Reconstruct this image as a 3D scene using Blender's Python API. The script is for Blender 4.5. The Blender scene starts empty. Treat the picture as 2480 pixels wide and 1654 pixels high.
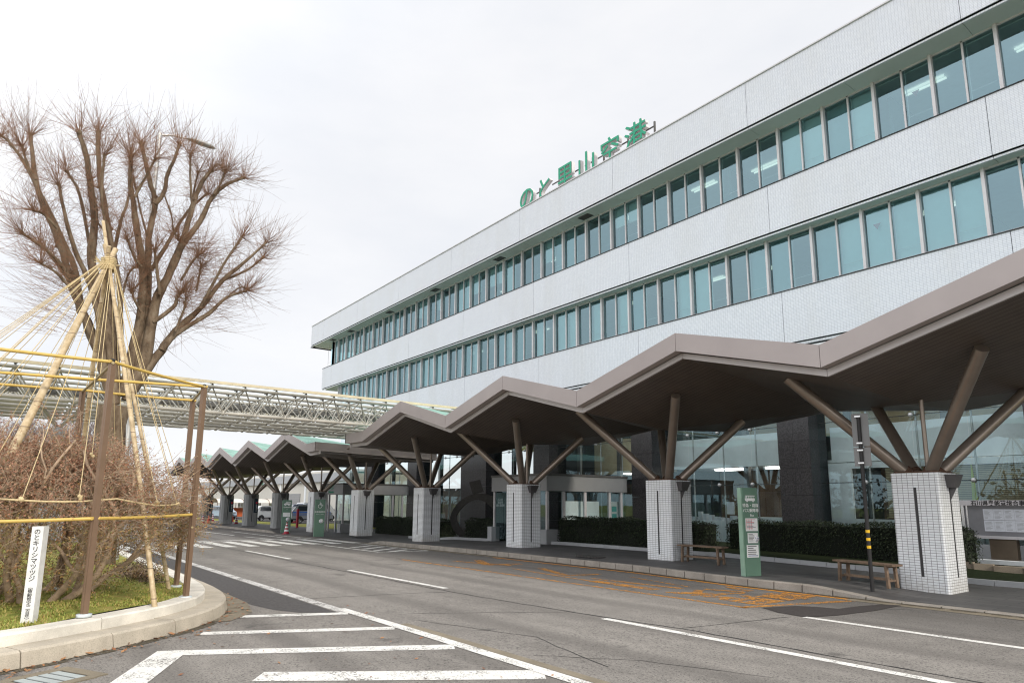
import bpy, bmesh, math, random
from mathutils import Vector, Matrix
R_ = random.Random(7)
PI = math.pi
sc = bpy.context.scene
COL = sc.collection

# ---------------------------------------------------------------- camera
cd = bpy.data.cameras.new('camera'); cam = bpy.data.objects.new('camera', cd); COL.objects.link(cam)
sc.camera = cam
RX = Vector((0.60233292, 0.79821008, 0.00746446)); RD = Vector((-0.13176497, 0.10864456, -0.98530927)); RF = Vector((-0.78729477, 0.59250065, 0.17061632))
M = Matrix((( RX[0], -RD[0], -RF[0], 0), (RX[1], -RD[1], -RF[1], 0), (RX[2], -RD[2], -RF[2], 1.7), (0, 0, 0, 1)))
cam.matrix_world = M
cd.sensor_width = 36.0; cd.lens = 36.0 * 1600 / 2480; cd.shift_y = (940 - 827) / 2480
cd.clip_start = 0.1; cd.clip_end = 3000
CAMP = Vector((0, 0, 1.7))

# ---------------------------------------------------------------- sky, sun, exposure
SUN_EL, SUN_AZ = 30.0, 86.0          # azimuth measured clockwise from +Y
w = bpy.data.worlds.new("World"); sc.world = w; w.use_nodes = True
nt = w.node_tree; nt.nodes.clear()
def wn(t): return nt.nodes.new(t)
out = wn('ShaderNodeOutputWorld'); bg = wn('ShaderNodeBackground'); sky = wn('ShaderNodeTexSky')
sky.sky_type = 'NISHITA'; sky.sun_disc = False
sky.sun_elevation = math.radians(SUN_EL); sky.sun_rotation = math.radians(SUN_AZ)
sc1 = wn('ShaderNodeVectorMath'); sc1.operation = 'SCALE'; sc1.inputs['Scale'].default_value = 0.10
nt.links.new(sky.outputs[0], sc1.inputs[0])
tc = wn('ShaderNodeTexCoord'); mp = wn('ShaderNodeMapping'); mp.inputs['Scale'].default_value = (1, 1, 2.6)
nz = wn('ShaderNodeTexNoise'); nz.inputs['Scale'].default_value = 2.2; nz.inputs['Detail'].default_value = 6; nz.inputs['Roughness'].default_value = .55
nt.links.new(tc.outputs['Generated'], mp.inputs[0]); nt.links.new(mp.outputs[0], nz.inputs['Vector'])
cr = wn('ShaderNodeValToRGB')
cr.color_ramp.elements[0].position = .35; cr.color_ramp.elements[0].color = (.755, .77, .805, 1)
cr.color_ramp.elements[1].position = .65; cr.color_ramp.elements[1].color = (.85, .85, .865, 1)
nt.links.new(nz.outputs['Fac'], cr.inputs[0])
mx = wn('ShaderNodeMix'); mx.data_type = 'RGBA'; mx.inputs[0].default_value = .93
nt.links.new(sc1.outputs[0], mx.inputs[6]); nt.links.new(cr.outputs[0], mx.inputs[7])
# added sky glow on the side the facade faces and overhead, to brighten it
dt = wn('ShaderNodeVectorMath'); dt.operation = 'DOT_PRODUCT'; dt.inputs[1].default_value = Vector((.05, -.72, .70)).normalized()
nm = wn('ShaderNodeVectorMath'); nm.operation = 'NORMALIZE'; nt.links.new(tc.outputs['Generated'], nm.inputs[0]); nt.links.new(nm.outputs[0], dt.inputs[0])
m1 = wn('ShaderNodeMath'); m1.operation = 'MAXIMUM'; m1.inputs[1].default_value = 0; nt.links.new(dt.outputs['Value'], m1.inputs[0])
m2 = wn('ShaderNodeMath'); m2.operation = 'POWER'; m2.inputs[1].default_value = 1.6; nt.links.new(m1.outputs[0], m2.inputs[0])
m3 = wn('ShaderNodeMath'); m3.operation = 'MULTIPLY_ADD'; m3.inputs[1].default_value = 1.25; m3.inputs[2].default_value = 1.0; nt.links.new(m2.outputs[0], m3.inputs[0])
nt.links.new(m3.outputs[0], bg.inputs[1])
nt.links.new(mx.outputs[2], bg.inputs[0])
nt.links.new(bg.outputs[0], out.inputs[0])
sd = bpy.data.lights.new('sun', 'SUN'); sun = bpy.data.objects.new('sun', sd); COL.objects.link(sun)
sd.energy = 2.2; sd.angle = math.radians(11); sd.color = (1, .93, .82)
e_, a_ = math.radians(SUN_EL), math.radians(SUN_AZ)
sdir = Vector((math.sin(a_) * math.cos(e_), math.cos(a_) * math.cos(e_), math.sin(e_)))
sun.rotation_euler = sdir.to_track_quat('Z', 'Y').to_euler()
sc.view_settings.view_transform = 'Standard'; sc.view_settings.look = 'None'
sc.view_settings.exposure = 0.26; sc.view_settings.gamma = 1.0
sc.cycles.max_bounces = 7; sc.cycles.transparent_max_bounces = 14; sc.cycles.diffuse_bounces = 4
sc.cycles.use_denoising = True; sc.cycles.filter_width = 1.15
sc.cycles.sample_clamp_indirect = 4.0

# ---------------------------------------------------------------- object helpers
def tag(o, label=None, cat=None, group=None, kind=None):
    if label: o['label'] = label
    if cat: o['category'] = cat
    if group: o['group'] = group
    if kind: o['kind'] = kind
    return o
def thing(name, label, cat, loc=(0, 0, 0), rz=0, group=None):
    o = bpy.data.objects.new(name, None); COL.objects.link(o); o.empty_display_size = .2
    o.location = loc; o.rotation_euler = (0, 0, rz)
    return tag(o, label, cat, group)
def copy_tree(o, parent=None):
    c = o.copy(); COL.objects.link(c); c.parent = parent
    for ch in list(o.children): copy_tree(ch, c)
    return c
def V(*a): return Vector(a)

class MB:
    def __init__(s): s.v = []; s.f = []; s.sm = []
    def add(s, vs, fs, smooth=False):
        n = len(s.v); s.v.extend([tuple(p) for p in vs]); s.f.extend([tuple(i + n for i in f) for f in fs]); s.sm.extend([smooth] * len(fs)); return s
    def box(s, x0, y0, z0, x1, y1, z1):
        return s.add([(x0,y0,z0),(x1,y0,z0),(x1,y1,z0),(x0,y1,z0),(x0,y0,z1),(x1,y0,z1),(x1,y1,z1),(x0,y1,z1)],
                     [(0,3,2,1),(4,5,6,7),(0,1,5,4),(1,2,6,5),(2,3,7,6),(3,0,4,7)])
    def obox(s, c, ux, uy, uz):
        c, ux, uy, uz = Vector(c), Vector(ux), Vector(uy), Vector(uz)
        P = [c + a*ux + b*uy + d*uz for d in (-1, 1) for a, b in ((-1,-1),(1,-1),(1,1),(-1,1))]
        return s.add(P, [(0,3,2,1),(4,5,6,7),(0,1,5,4),(1,2,6,5),(2,3,7,6),(3,0,4,7)])
    def quad(s, *p): return s.add(p, [tuple(range(len(p)))])
    def ext(s, poly, vec, caps=True):
        n = len(poly); vec = Vector(vec); P = [Vector(p) for p in poly]; P += [p + vec for p in P]
        fs = [(i, (i+1) % n, (i+1) % n + n, i + n) for i in range(n)]
        if caps: fs += [tuple(reversed(range(n))), tuple(range(n, 2*n))]
        return s.add(P, fs)
    def tube(s, pts, r, n=8, cap=True, smooth=True):
        pts = [Vector(p) for p in pts]; m = len(pts)
        rs = r if isinstance(r, (list, tuple)) else [r] * m
        vs = []; prev = None
        for i, p in enumerate(pts):
            t = (pts[min(i+1, m-1)] - pts[max(i-1, 0)])
            if t.length < 1e-9: t = Vector((0, 0, 1))
            t.normalize()
            if prev is None:
                a = Vector((0, 0, 1)) if abs(t.z) < .9 else Vector((1, 0, 0)); u = t.cross(a).normalized()
            else:
                u = (prev - t * prev.dot(t)); u = u.normalized() if u.length > 1e-6 else t.orthogonal().normalized()
            prev = u; b = t.cross(u)
            for k in range(n):
                an = 2 * PI * k / n; vs.append(p + (u * math.cos(an) + b * math.sin(an)) * rs[i])
        fs = [(i*n + k, i*n + (k+1) % n, (i+1)*n + (k+1) % n, (i+1)*n + k) for i in range(m-1) for k in range(n)]
        s.add(vs, fs, smooth)
        if cap and n > 3: s.add(vs[:n], [tuple(reversed(range(n)))]); s.add(vs[-n:], [tuple(range(n))])
        return s
    def lathe(s, c, prof, n=16, smooth=True, sx=1, sy=1):
        c = Vector(c); m = len(prof); vs = [c + Vector((r*math.cos(2*PI*k/n)*sx, r*math.sin(2*PI*k/n)*sy, z)) for r, z in prof for k in range(n)]
        fs = [(i*n + k, i*n + (k+1) % n, (i+1)*n + (k+1) % n, (i+1)*n + k) for i in range(m-1) for k in range(n)]
        return s.add(vs, fs, smooth)
    def ball(s, c, r, n=8, m=5):
        pr = [(max(r * math.sin(PI*i/m), 1e-4), -r * math.cos(PI*i/m)) for i in range(m+1)]
        return s.lathe(c, pr, n)
    def text(s, body, size, org, xd, ud, depth=.004, align='CENTER', bold=0.0, spacing=1.0, sx=1.0):
        c = bpy.data.curves.new('lettering', 'FONT'); c.body = body; c.size = 1; c.offset = bold; c.align_x = align; c.resolution_u = 3; c.space_character = spacing
        o = bpy.data.objects.new('lettering', c); COL.objects.link(o)
        m = bpy.data.meshes.new_from_object(o.evaluated_get(bpy.context.evaluated_depsgraph_get()))
        org, xd, ud = Vector(org), Vector(xd), Vector(ud); nd = xd.cross(ud)
        P = [org + xd*(v.co.x*size*sx) + ud*(v.co.y*size) for v in m.vertices]
        fs = [tuple(p.vertices) for p in m.polygons]
        n = len(P); s.add([p + nd*depth for p in P], fs)
        cnt = {}
        for f in fs:
            for i in range(len(f)):
                e = (f[i], f[(i+1) % len(f)]); cnt[e] = 1
        side = [e for e in cnt if (e[1], e[0]) not in cnt]
        s.add([p + nd*depth for p in P] + P, [(a + n, b + n, b, a) for a, b in side])
        bpy.data.objects.remove(o); bpy.data.curves.remove(c); bpy.data.meshes.remove(m)
        return s
    def mesh(s, name, mat, org=(0, 0, 0)):
        me = bpy.data.meshes.new(name); ox, oy, oz = org
        me.from_pydata([(x-ox, y-oy, z-oz) for x, y, z in s.v], [], s.f); me.update()
        if any(s.sm): me.polygons.foreach_set('use_smooth', s.sm)
        if mat: me.materials.append(mat)
        return me
    def build(s, name, mat, parent=None, org=None):
        if org is None:
            org = (0, 0, 0); p = parent
            if p is not None:
                while p.parent: p = p.parent
                org = p.location if p.type == 'EMPTY' or True else org
        o = bpy.data.objects.new(name, s.mesh(name, mat, org)); COL.objects.link(o)
        o.parent = parent
        return o
    def thing(s, name, mat, label, cat, group=None, kind=None):
        """one mesh as a top-level thing, its origin at its base"""
        xs = [p[0] for p in s.v]; ys = [p[1] for p in s.v]; zs = [p[2] for p in s.v]
        org = ((min(xs)+max(xs))/2, (min(ys)+max(ys))/2, min(zs))
        o = bpy.data.objects.new(name, s.mesh(name, mat, org)); COL.objects.link(o); o.location = org
        return tag(o, label, cat, group, kind)
def struct(name, mb, mat, label=None, kind='structure'):
    o = bpy.data.objects.new(name, mb.mesh(name, mat)); COL.objects.link(o)
    o['kind'] = kind
    if label: o['label'] = label; o['category'] = name.split('.')[0].replace('_', ' ')
    return o

# ground: the road falls gently away to the left
G = .0074
def zr(x): return G * (max(x, -160) + 8) if x > -160 else G * (-152)
PAVX = [(-400, .13), (-43.2, .13), (-42.2, .03), (-28.2, .03), (-27.0, .13), (-22, .20), (-19, .24), (-12, .22), (-8.6, .15), (-7.1, .12), (-5.8, .03), (40, .03)]
def zp(x):
    for (a, b), (c, d) in zip(PAVX, PAVX[1:]):
        if a <= x <= c: return zr(x) + b + (d - b) * (x - a) / (c - a)
    return zr(x) + .03

# ---------------------------------------------------------------- materials
MATS = {}
class N:
    def __init__(s, name):
        s.m = bpy.data.materials.new(name); s.m.use_nodes = True; s.t = s.m.node_tree
        s.b = s.t.nodes['Principled BSDF']; s.o = s.t.nodes['Material Output']
    def n(s, t, **k):
        x = s.t.nodes.new(t)
        for a, b in k.items(): setattr(x, a, b)
        return x
    def l(s, a, b): s.t.links.new(a, b)
    def val(s, v):
        x = s.n('ShaderNodeValue'); x.outputs[0].default_value = v; return x.outputs[0]
    def math(s, op, a, b=None, c=None):
        x = s.n('ShaderNodeMath', operation=op)
        for i, q in enumerate((a, b, c)):
            if q is None: continue
            if isinstance(q, (int, float)): x.inputs[i].default_value = q
            else: s.l(q, x.inputs[i])
        return x.outputs[0]
    def pos(s): return s.n('ShaderNodeNewGeometry').outputs['Position']
    def obj(s): return s.n('ShaderNodeTexCoord').outputs['Object']
    def xyz(s, v): x = s.n('ShaderNodeSeparateXYZ'); s.l(v, x.inputs[0]); return x.outputs
    def comb(s, a, b, c=0.0):
        x = s.n('ShaderNodeCombineXYZ')
        for i, q in enumerate((a, b, c)):
            if isinstance(q, (int, float)): x.inputs[i].default_value = q
            else: s.l(q, x.inputs[i])
        return x.outputs[0]
    def noise(s, scale, detail=4, rough=.5, vec=None, dist=0):
        x = s.n('ShaderNodeTexNoise'); x.inputs['Scale'].default_value = scale; x.inputs['Detail'].default_value = detail
        x.inputs['Roughness'].default_value = rough; x.inputs['Distortion'].default_value = dist
        s.l(vec if vec is not None else s.pos(), x.inputs['Vector']); return x.outputs['Fac']
    def scale(s, v, x, y, z):
        m = s.n('ShaderNodeMapping'); m.inputs['Scale'].default_value = (x, y, z); s.l(v, m.inputs[0]); return m.outputs[0]
    def ramp(s, f, stops):
        x = s.n('ShaderNodeValToRGB'); el = x.color_ramp.elements
        while len(el) < len(stops): el.new(.5)
        for e, (p, c) in zip(el, stops): e.position = p; e.color = (*c, 1) if len(c) == 3 else c
        s.l(f, x.inputs[0]); return x.outputs[0]
    def mix(s, f, a, b, blend='MIX'):
        x = s.n('ShaderNodeMix', data_type='RGBA', blend_type=blend)
        for i, q in ((0, f), (6, a), (7, b)):
            if isinstance(q, (int, float)): x.inputs[i].default_value = q
            elif isinstance(q, tuple): x.inputs[i].default_value = (*q, 1)
            else: s.l(q, x.inputs[i])
        return x.outputs[2]
    def bump(s, h, strength=.3, dist=.01):
        x = s.n('ShaderNodeBump'); x.inputs['Strength'].default_value = strength; x.inputs['Distance'].default_value = dist
        s.l(h, x.inputs['Height']); s.l(x.outputs[0], s.b.inputs['Normal'])
    def col(s, c):
        if isinstance(c, tuple): s.b.inputs['Base Color'].default_value = (*c, 1)
        else: s.l(c, s.b.inputs['Base Color'])
    def set(s, rough=.5, metal=0, spec=.5):
        s.b.inputs['Roughness'].default_value = rough; s.b.inputs['Metallic'].default_value = metal
        s.b.inputs['Specular IOR Level'].default_value = spec
        return s.m
def plain(name, c, rough=.55, metal=0, var=.12, scale=3.0, spec=.4, bump=0, bscale=60):
    n = N(name); f = n.noise(scale, 5, .6)
    a = tuple(x * (1 - var) for x in c); b = tuple(min(1, x * (1 + var)) for x in c)
    n.col(n.ramp(f, [(.3, a), (.7, b)]))
    if bump: n.bump(n.noise(bscale, 3), bump, .004)
    return n.set(rough, metal, spec)
def tile_mat(name, c1, c2, grout, bw=.1, bh=.05, mort=.0045, rough=.25, bmp=.3):
    n = N(name); p = n.xyz(n.pos()); vec = n.comb(n.math('ADD', p[0], p[1]), p[2])
    br = n.n('ShaderNodeTexBrick', offset=0.0, squash=1.0); n.l(vec, br.inputs['Vector'])
    for k, v in (('Scale', 1.0), ('Mortar Size', mort), ('Mortar Smooth', .1), ('Bias', 0.0), ('Brick Width', bw), ('Row Height', bh)): br.inputs[k].default_value = v
    br.inputs['Color1'].default_value = (*c1, 1); br.inputs['Color2'].default_value = (*c2, 1); br.inputs['Mortar'].default_value = (*grout, 1)
    st = n.noise(1.0, 5, .6, n.scale(n.pos(), .8, .8, .18))
    n.col(n.mix(n.ramp(st, [(.46, (0, 0, 0)), (.72, (.26, .26, .26))]), br.outputs['Color'], (.50, .49, .46)))
    n.bump(n.math('SUBTRACT', 1.0, br.outputs['Fac']), bmp, .003)
    return n.set(rough, 0, .5)
M_TILE = tile_mat('facade_tile', (.63, .65, .70), (.70, .715, .755), (.41, .42, .45), mort=.004, bmp=.08)
M_CTILE = tile_mat('column_tile', (.72, .74, .76), (.78, .80, .82), (.21, .21, .215), mort=.0044)
M_TRIM = plain('white_trim', (.62, .63, .64), .4)
M_SOFFIT = plain('grey_green_soffit', (.58, .61, .585), .6, var=.05, scale=.6)
M_DARKGAP = plain('dark_gap', (.03, .03, .035), .7)
M_MULL = plain('aluminium_mullion', (.58, .555, .56), .45, .1, .06)
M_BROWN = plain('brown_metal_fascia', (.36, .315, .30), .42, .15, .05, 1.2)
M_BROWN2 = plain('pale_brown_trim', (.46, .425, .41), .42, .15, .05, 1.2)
M_STRUT = plain('bronze_strut', (.31, .258, .215), .3, .55, .10, 2.5)
M_RUST = plain('rusty_plate', (.10, .055, .035), .8, 0, .5, 14)
M_SLOT = plain('black_granite_slot', (.035, .033, .035), .5, 0, .5, 120)
M_HOPPER = plain('dark_grey_hopper', (.10, .095, .095), .45, .3)
M_GREENROOF = plain('patina_green_roof', (.24, .41, .345), .6, 0, .22, 2.5)
M_GRANITE = plain('dark_granite', (.030, .028, .029), .3, 0, .85, 22, .35)
M_BRIDGE = plain('cream_steel', (.43, .405, .36), .4, .1, .08, 3)
M_EDGE = plain('yellow_cream_edge', (.60, .53, .37), .45)
M_GREY = plain('grey_panel', (.30, .30, .30), .45, .15, .04)
M_DGREY = plain('dark_grey_frame', (.11, .105, .10), .4, .3)
M_WHITE = plain('white_panel', (.82, .84, .84), .5, 0, .04)
M_INNER = plain('pale_grey_interior', (.84, .87, .87), .7, 0, .05)
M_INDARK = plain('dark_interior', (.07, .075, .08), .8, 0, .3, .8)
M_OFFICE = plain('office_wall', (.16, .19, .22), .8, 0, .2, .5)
M_BEIGE = plain('beige_interior', (.40, .34, .22), .7)
M_BLIND = plain('roller_blind', (.66, .71, .70), .8, 0, .03)
M_WOOD = plain('weathered_wood', (.155, .105, .07), .7, 0, .35, 9, bump=.3)
M_GREENSIGN = plain('green_sign_paint', (.11, .20, .145), .45, 0, .05)
M_SIGNWHITE = plain('sign_white', (.75, .76, .75), .5, 0, .03)
M_RED = plain('red_print', (.50, .04, .06), .5)
M_BLUE = plain('blue_print', (.03, .06, .25), .5)
M_TEAL = plain('teal_print', (.12, .42, .38), .5)
M_BLACK = plain('black_paint', (.018, .017, .017), .45)
M_YELLOW = plain('yellow_band', (.75, .45, .02), .45)
M_LETGREEN = plain('letter_green', (.003, .30, .165), .4, 0, .03)
M_LETWHITE = plain('letter_return_white', (.62, .60, .60), .5, 0, .04)
M_POSTBROWN = plain('brown_post_coating', (.20, .13, .085), .42, .1, .08, 6)
M_YBAMBOO = plain('yellow_rail', (.58, .40, .10), .45, 0, .12, 7)
M_ROPE = plain('straw_rope', (.58, .46, .26), .9, 0, .25, 40)
M_CONE = plain('orange_red_cone', (.62, .07, .03), .5, 0, .06)
M_CONER = plain('dark_red_cone', (.36, .02, .04), .5, 0, .06)
M_RUBBER = plain('black_rubber', (.02, .02, .02), .8)
M_PLATE = plain('grey_sign_back', (.19, .188, .185), .4, .4, .06)
M_CHROME = plain('bright_steel', (.62, .62, .62), .25, .9, .03)
M_LAMP = plain('lamp_housing', (.40, .405, .40), .5, .3)
M_LPOLE = plain('galvanised_pole', (.52, .52, .51), .45, .5)
M_PAPER = plain('paper_notice', (.62, .64, .68), .8, 0, .06, 20)
M_CREAM = plain('cream_wall', (.62, .59, .52), .6, 0, .05)
M_PALEGREY = plain('pale_grey_wall', (.38, .39, .40), .6, 0, .06)

def bamboo():
    n = N('bamboo'); p = n.xyz(n.pos()); r = n.math('FRACT', n.math('MULTIPLY', p[2], 2.6))
    f = n.math('LESS_THAN', r, .035)
    nz = n.noise(9, 5, .65)
    n.col(n.mix(f, n.ramp(nz, [(.3, (.36, .26, .14)), (.55, (.55, .43, .26)), (.75, (.68, .58, .42))]), (.22, .15, .09)))
    return n.set(.5)
M_BAMBOO = bamboo()

def glass(name, tint, ior=1.55, base=.05, rough=.01):
    n = N(name); n.t.nodes.remove(n.b)
    fr = n.n('ShaderNodeFresnel'); fr.inputs['IOR'].default_value = ior
    tr = n.n('ShaderNodeBsdfTransparent'); tr.inputs[0].default_value = (*tint, 1)
    gl = n.n('ShaderNodeBsdfGlossy'); gl.inputs['Roughness'].default_value = rough; gl.inputs['Color'].default_value = (.60, .86, .94, 1)
    mx = n.n('ShaderNodeMixShader'); n.l(n.math('ADD', fr.outputs[0], base), mx.inputs[0])
    n.l(tr.outputs[0], mx.inputs[1]); n.l(gl.outputs[0], mx.inputs[2]); n.l(mx.outputs[0], n.o.inputs[0])
    return n.m
M_WIN = glass('tinted_window_glass', (.56, .755, .765), 1.6, .16)
M_SHOP = glass('clear_glass', (.88, .94, .94), 1.5, .05)
def milky():
    n = N('milky_roof_glass'); n.t.nodes.remove(n.b)
    a = n.n('ShaderNodeBsdfTransparent'); a.inputs[0].default_value = (.95, .98, .98, 1)
    b = n.n('ShaderNodeBsdfTranslucent'); b.inputs[0].default_value = (.80, .86, .86, 1)
    x = n.n('ShaderNodeMixShader'); x.inputs[0].default_value = .38; n.l(a.outputs[0], x.inputs[1]); n.l(b.outputs[0], x.inputs[2]); n.l(x.outputs[0], n.o.inputs[0]); return n.m
M_ROOFGLASS = milky()
M_CARGLASS = plain('car_glass', (.02, .025, .03), .08, 0, .05, spec=.8)

def lamp_mat(name, c, s):
    n = N(name); n.col((.8, .8, .8)); n.b.inputs['Emission Color'].default_value = (*c, 1); n.b.inputs['Emission Strength'].default_value = s
    return n.set(.5)
M_TUBE = lamp_mat('lit_fluorescent_tube', (1, .97, .82), .6)
M_TUBE2 = lamp_mat('lit_hall_lamp', (1, .96, .88), 5.0)

def splash(m_):
    t = m_.node_tree; b = t.nodes['Principled BSDF']; n = N.__new__(N); n.m, n.t, n.b, n.o = m_, t, b, t.nodes['Material Output']
    src = b.inputs['Base Color'].links[0].from_socket; z = n.xyz(n.pos())[2]
    f = n.math('SUBTRACT', n.math('MULTIPLY', n.noise(7, 5, .7), .75), n.math('MULTIPLY', z, .55))
    n.col(n.mix(n.ramp(f, [(.16, (0, 0, 0)), (.42, (.42, .42, .42))]), src, (.30, .26, .20)))
splash(M_CTILE); 
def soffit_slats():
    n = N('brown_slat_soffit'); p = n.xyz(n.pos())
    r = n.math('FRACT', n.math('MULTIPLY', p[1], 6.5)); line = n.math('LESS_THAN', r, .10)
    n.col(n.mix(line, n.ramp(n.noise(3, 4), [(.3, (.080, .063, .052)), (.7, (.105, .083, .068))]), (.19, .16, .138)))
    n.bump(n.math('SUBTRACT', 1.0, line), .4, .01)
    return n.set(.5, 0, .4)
M_SLAT = soffit_slats()

def concrete_ribs():
    n = N('ribbed_concrete'); p = n.xyz(n.pos()); u = n.math('ADD', p[0], p[1])
    r = n.math('FRACT', n.math('MULTIPLY', u, 9)); l = n.math('LESS_THAN', r, .10)
    n.col(n.mix(l, n.ramp(n.noise(2.5, 6, .6, n.scale(n.pos(), 1, 1, .3)), [(.3, (.24, .245, .24)), (.7, (.36, .365, .36))]), (.14, .14, .14)))
    return n.set(.8, 0, .2)
M_CONCOL = concrete_ribs()

def asphalt():
    n = N('asphalt'); P = n.pos(); q = n.xyz(P)
    big = n.noise(.35, 5, .6, n.scale(P, .55, 1, 1)); mid = n.noise(2.2, 6, .65); ag = n.noise(95, 3, .7); ag2 = n.noise(38, 4, .7)
    streak = n.noise(1.0, 5, .6, n.scale(P, .09, 1.5, 1))
    f = n.math('ADD', n.math('MULTIPLY', big, .30), n.math('MULTIPLY', mid, .24)); f = n.math('ADD', f, n.math('MULTIPLY', streak, .28)); f = n.math('ADD', f, n.math('MULTIPLY', n.noise(14, 5, .75, n.scale(P, .45, 1, 1)), .20))
    base = n.ramp(f, [(.36, (.120, .111, .101)), (.5, (.215, .199, .180)), (.64, (.300, .278, .25))])
    base = n.mix(n.ramp(ag, [(.54, (0, 0, 0)), (.68, (.85, .85, .85))]), base, (.40, .365, .32))
    base = n.mix(n.ramp(ag2, [(.36, (.85, .85, .85)), (.48, (0, 0, 0))]), base, (.045, .042, .04))
    # the darker, older strip between the edge line and the planter, and beside the kerb
    near = n.math('MULTIPLY', n.math('GREATER_THAN', n.math('ADD', q[1], n.math('MULTIPLY', mid, .5)), 10.4), .38)
    base = n.mix(near, base, (.06, .057, .055))
    # tyre tracks polished along the lanes
    tr = n.math('SINE', n.math('MULTIPLY', n.math('ADD', q[1], n.math('MULTIPLY', n.noise(.25, 2), .5)), 4.4))
    base = n.mix(n.ramp(n.math('ADD', n.math('MULTIPLY', tr, .5), n.math('MULTIPLY', mid, .9)), [(.55, (0, 0, 0)), (1.0, (.45, .45, .45))]), base, (.105, .096, .087))
    spot = n.noise(1.1, 3, .5, n.scale(P, 1, 1, 0), .6)
    base = n.mix(n.ramp(spot, [(.68, (0, 0, 0)), (.73, (.5, .5, .5))]), base, (.06, .056, .053))
    n.col(base); n.bump(n.math('ADD', ag2, n.math('MULTIPLY', ag, .7)), .55, .008)
    return n.set(.88, 0, .25)
M_ASPHALT = asphalt()
M_PATCH = plain('new_asphalt_patch', (.055, .048, .045), .9, 0, .18, 30, .2, .4, 90)
M_OLDPATCH = plain('older_asphalt_patch', (.085, .080, .078), .9, 0, .28, 24, .2, .5, 80)
M_CRACK = plain('crack_filler', (.022, .021, .02), .9)

def paint(name, c, wear, sc=26, th=.5):
    n = N(name); P = n.pos()
    a = n.noise(sc, 6, .7); b = n.noise(3.0, 5, .65)
    f = n.math('ADD', n.math('MULTIPLY', a, .65), n.math('MULTIPLY', b, .35))
    al = n.ramp(f, [(max(0, wear - .03), (0, 0, 0)), (wear + .03, (1, 1, 1))])
    n.col(n.ramp(n.noise(9, 4), [(.3, tuple(x*.82 for x in c)), (.7, c)]))
    n.b.inputs['Roughness'].default_value = .7
    tr = n.n('ShaderNodeBsdfTransparent'); mx = n.n('ShaderNodeMixShader')
    n.l(al, mx.inputs[0]); n.l(tr.outputs[0], mx.inputs[1]); n.l(n.b.outputs[0], mx.inputs[2]); n.l(mx.outputs[0], n.o.inputs[0])
    return n.m
M_PWHITE = paint('white_road_paint', (.78, .76, .71), .44, 42)
M_PWORN = paint('worn_white_paint', (.62, .60, .57), .455, 34)
M_PORANGE = paint('worn_orange_paint', (.55, .24, .04), .488, 24)
M_PORANGE2 = paint('orange_road_paint', (.62, .25, .02), .43, 20)

def pavement():
    n = N('dark_paving_blocks'); P = n.pos(); q = n.xyz(P)
    br = n.n('ShaderNodeTexBrick', offset=.5); n.l(n.comb(q[0], q[1]), br.inputs['Vector'])
    for k, v in (('Scale', 1.0), ('Mortar Size', .009), ('Mortar Smooth', .2), ('Bias', 0.0), ('Brick Width', .6), ('Row Height', .3)): br.inputs[k].default_value = v
    br.inputs['Color1'].default_value = (.080, .077, .076, 1); br.inputs['Color2'].default_value = (.118, .113, .110, 1); br.inputs['Mortar'].default_value = (.03, .03, .03, 1)
    n.col(n.mix(n.ramp(n.noise(.9, 6, .65, n.scale(P, .35, 1.4, 1)), [(.35, (.75, .75, .75)), (.62, (0, 0, 0))]), br.outputs['Color'], (.055, .053, .052)))
    n.bump(n.noise(60, 3), .3, .003)
    return n.set(.62, 0, .35)
M_PAVE = pavement()

def stone(name, c, sp=.5, blocks=0.0):
    n = N(name); P = n.pos(); a = n.noise(70, 4, .7); b = n.noise(2.5, 5, .6)
    base = n.ramp(b, [(.3, tuple(x*.75 for x in c)), (.7, tuple(min(1, x*1.12) for x in c))])
    base = n.mix(n.ramp(a, [(.35, (sp, sp, sp)), (.5, (0, 0, 0))]), base, tuple(x*.5 for x in c))
    base = n.mix(n.ramp(n.noise(120, 2, .6), [(.62, (0, 0, 0)), (.72, (.6, .6, .6))]), base, tuple(min(1, x*1.5) for x in c))
    n.col(base); n.bump(a, .4, .006)
    return n.set(.85, 0, .25)
M_KERB = stone('granite_kerb', (.31, .28, .243))
M_PKERB = stone('planter_outer_kerb', (.50, .445, .36))
M_PTOP = stone('planter_upper_kerb', (.74, .70, .62), .2)
M_GUTTER = stone('gutter_concrete', (.24, .205, .15))
M_DIRT = plain('brown_soil', (.10, .065, .035), .95, 0, .4, 6, .1, .6, 30)

def leafy(name, cols, rough=.6):
    n = N(name); g = n.n('ShaderNodeNewGeometry'); st = [(i / max(1, len(cols) - 1), c) for i, c in enumerate(cols)]
    n.col(n.ramp(g.outputs['Random Per Island'], st))
    return n.set(rough, 0, .3)
M_HEDGE = leafy('hedge_leaves', [(.008, .013, .007), (.014, .024, .011), (.022, .035, .014), (.034, .046, .02)])
M_AZALEA = leafy('azalea_leaves', [(.17, .07, .035), (.31, .15, .065), (.40, .24, .09), (.24, .19, .07), (.17, .16, .05), (.44, .31, .15)])
M_AZALEA2 = leafy('azalea_tips', [(.26, .11, .07), (.40, .21, .13), (.31, .15, .09), (.46, .30, .19)])
M_GRASS = leafy('grass_blades', [(.16, .21, .04), (.30, .34, .07), (.42, .39, .11), (.40, .28, .11), (.20, .28, .06)])
M_DRYLEAF = leafy('dry_leaves', [(.16, .06, .03), (.30, .13, .06), (.38, .20, .09), (.12, .07, .04)])
M_TWIG = plain('azalea_branch', (.42, .31, .215), .8, 0, .3, 12)
def lawn():
    n = N('winter_lawn'); n.col(n.ramp(n.noise(3.5, 6, .7), [(.3, (.13, .16, .035)), (.5, (.27, .28, .07)), (.68, (.36, .26, .10))]))
    n.bump(n.noise(70, 3), .7, .02); return n.set(.95, 0, .1)
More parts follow.
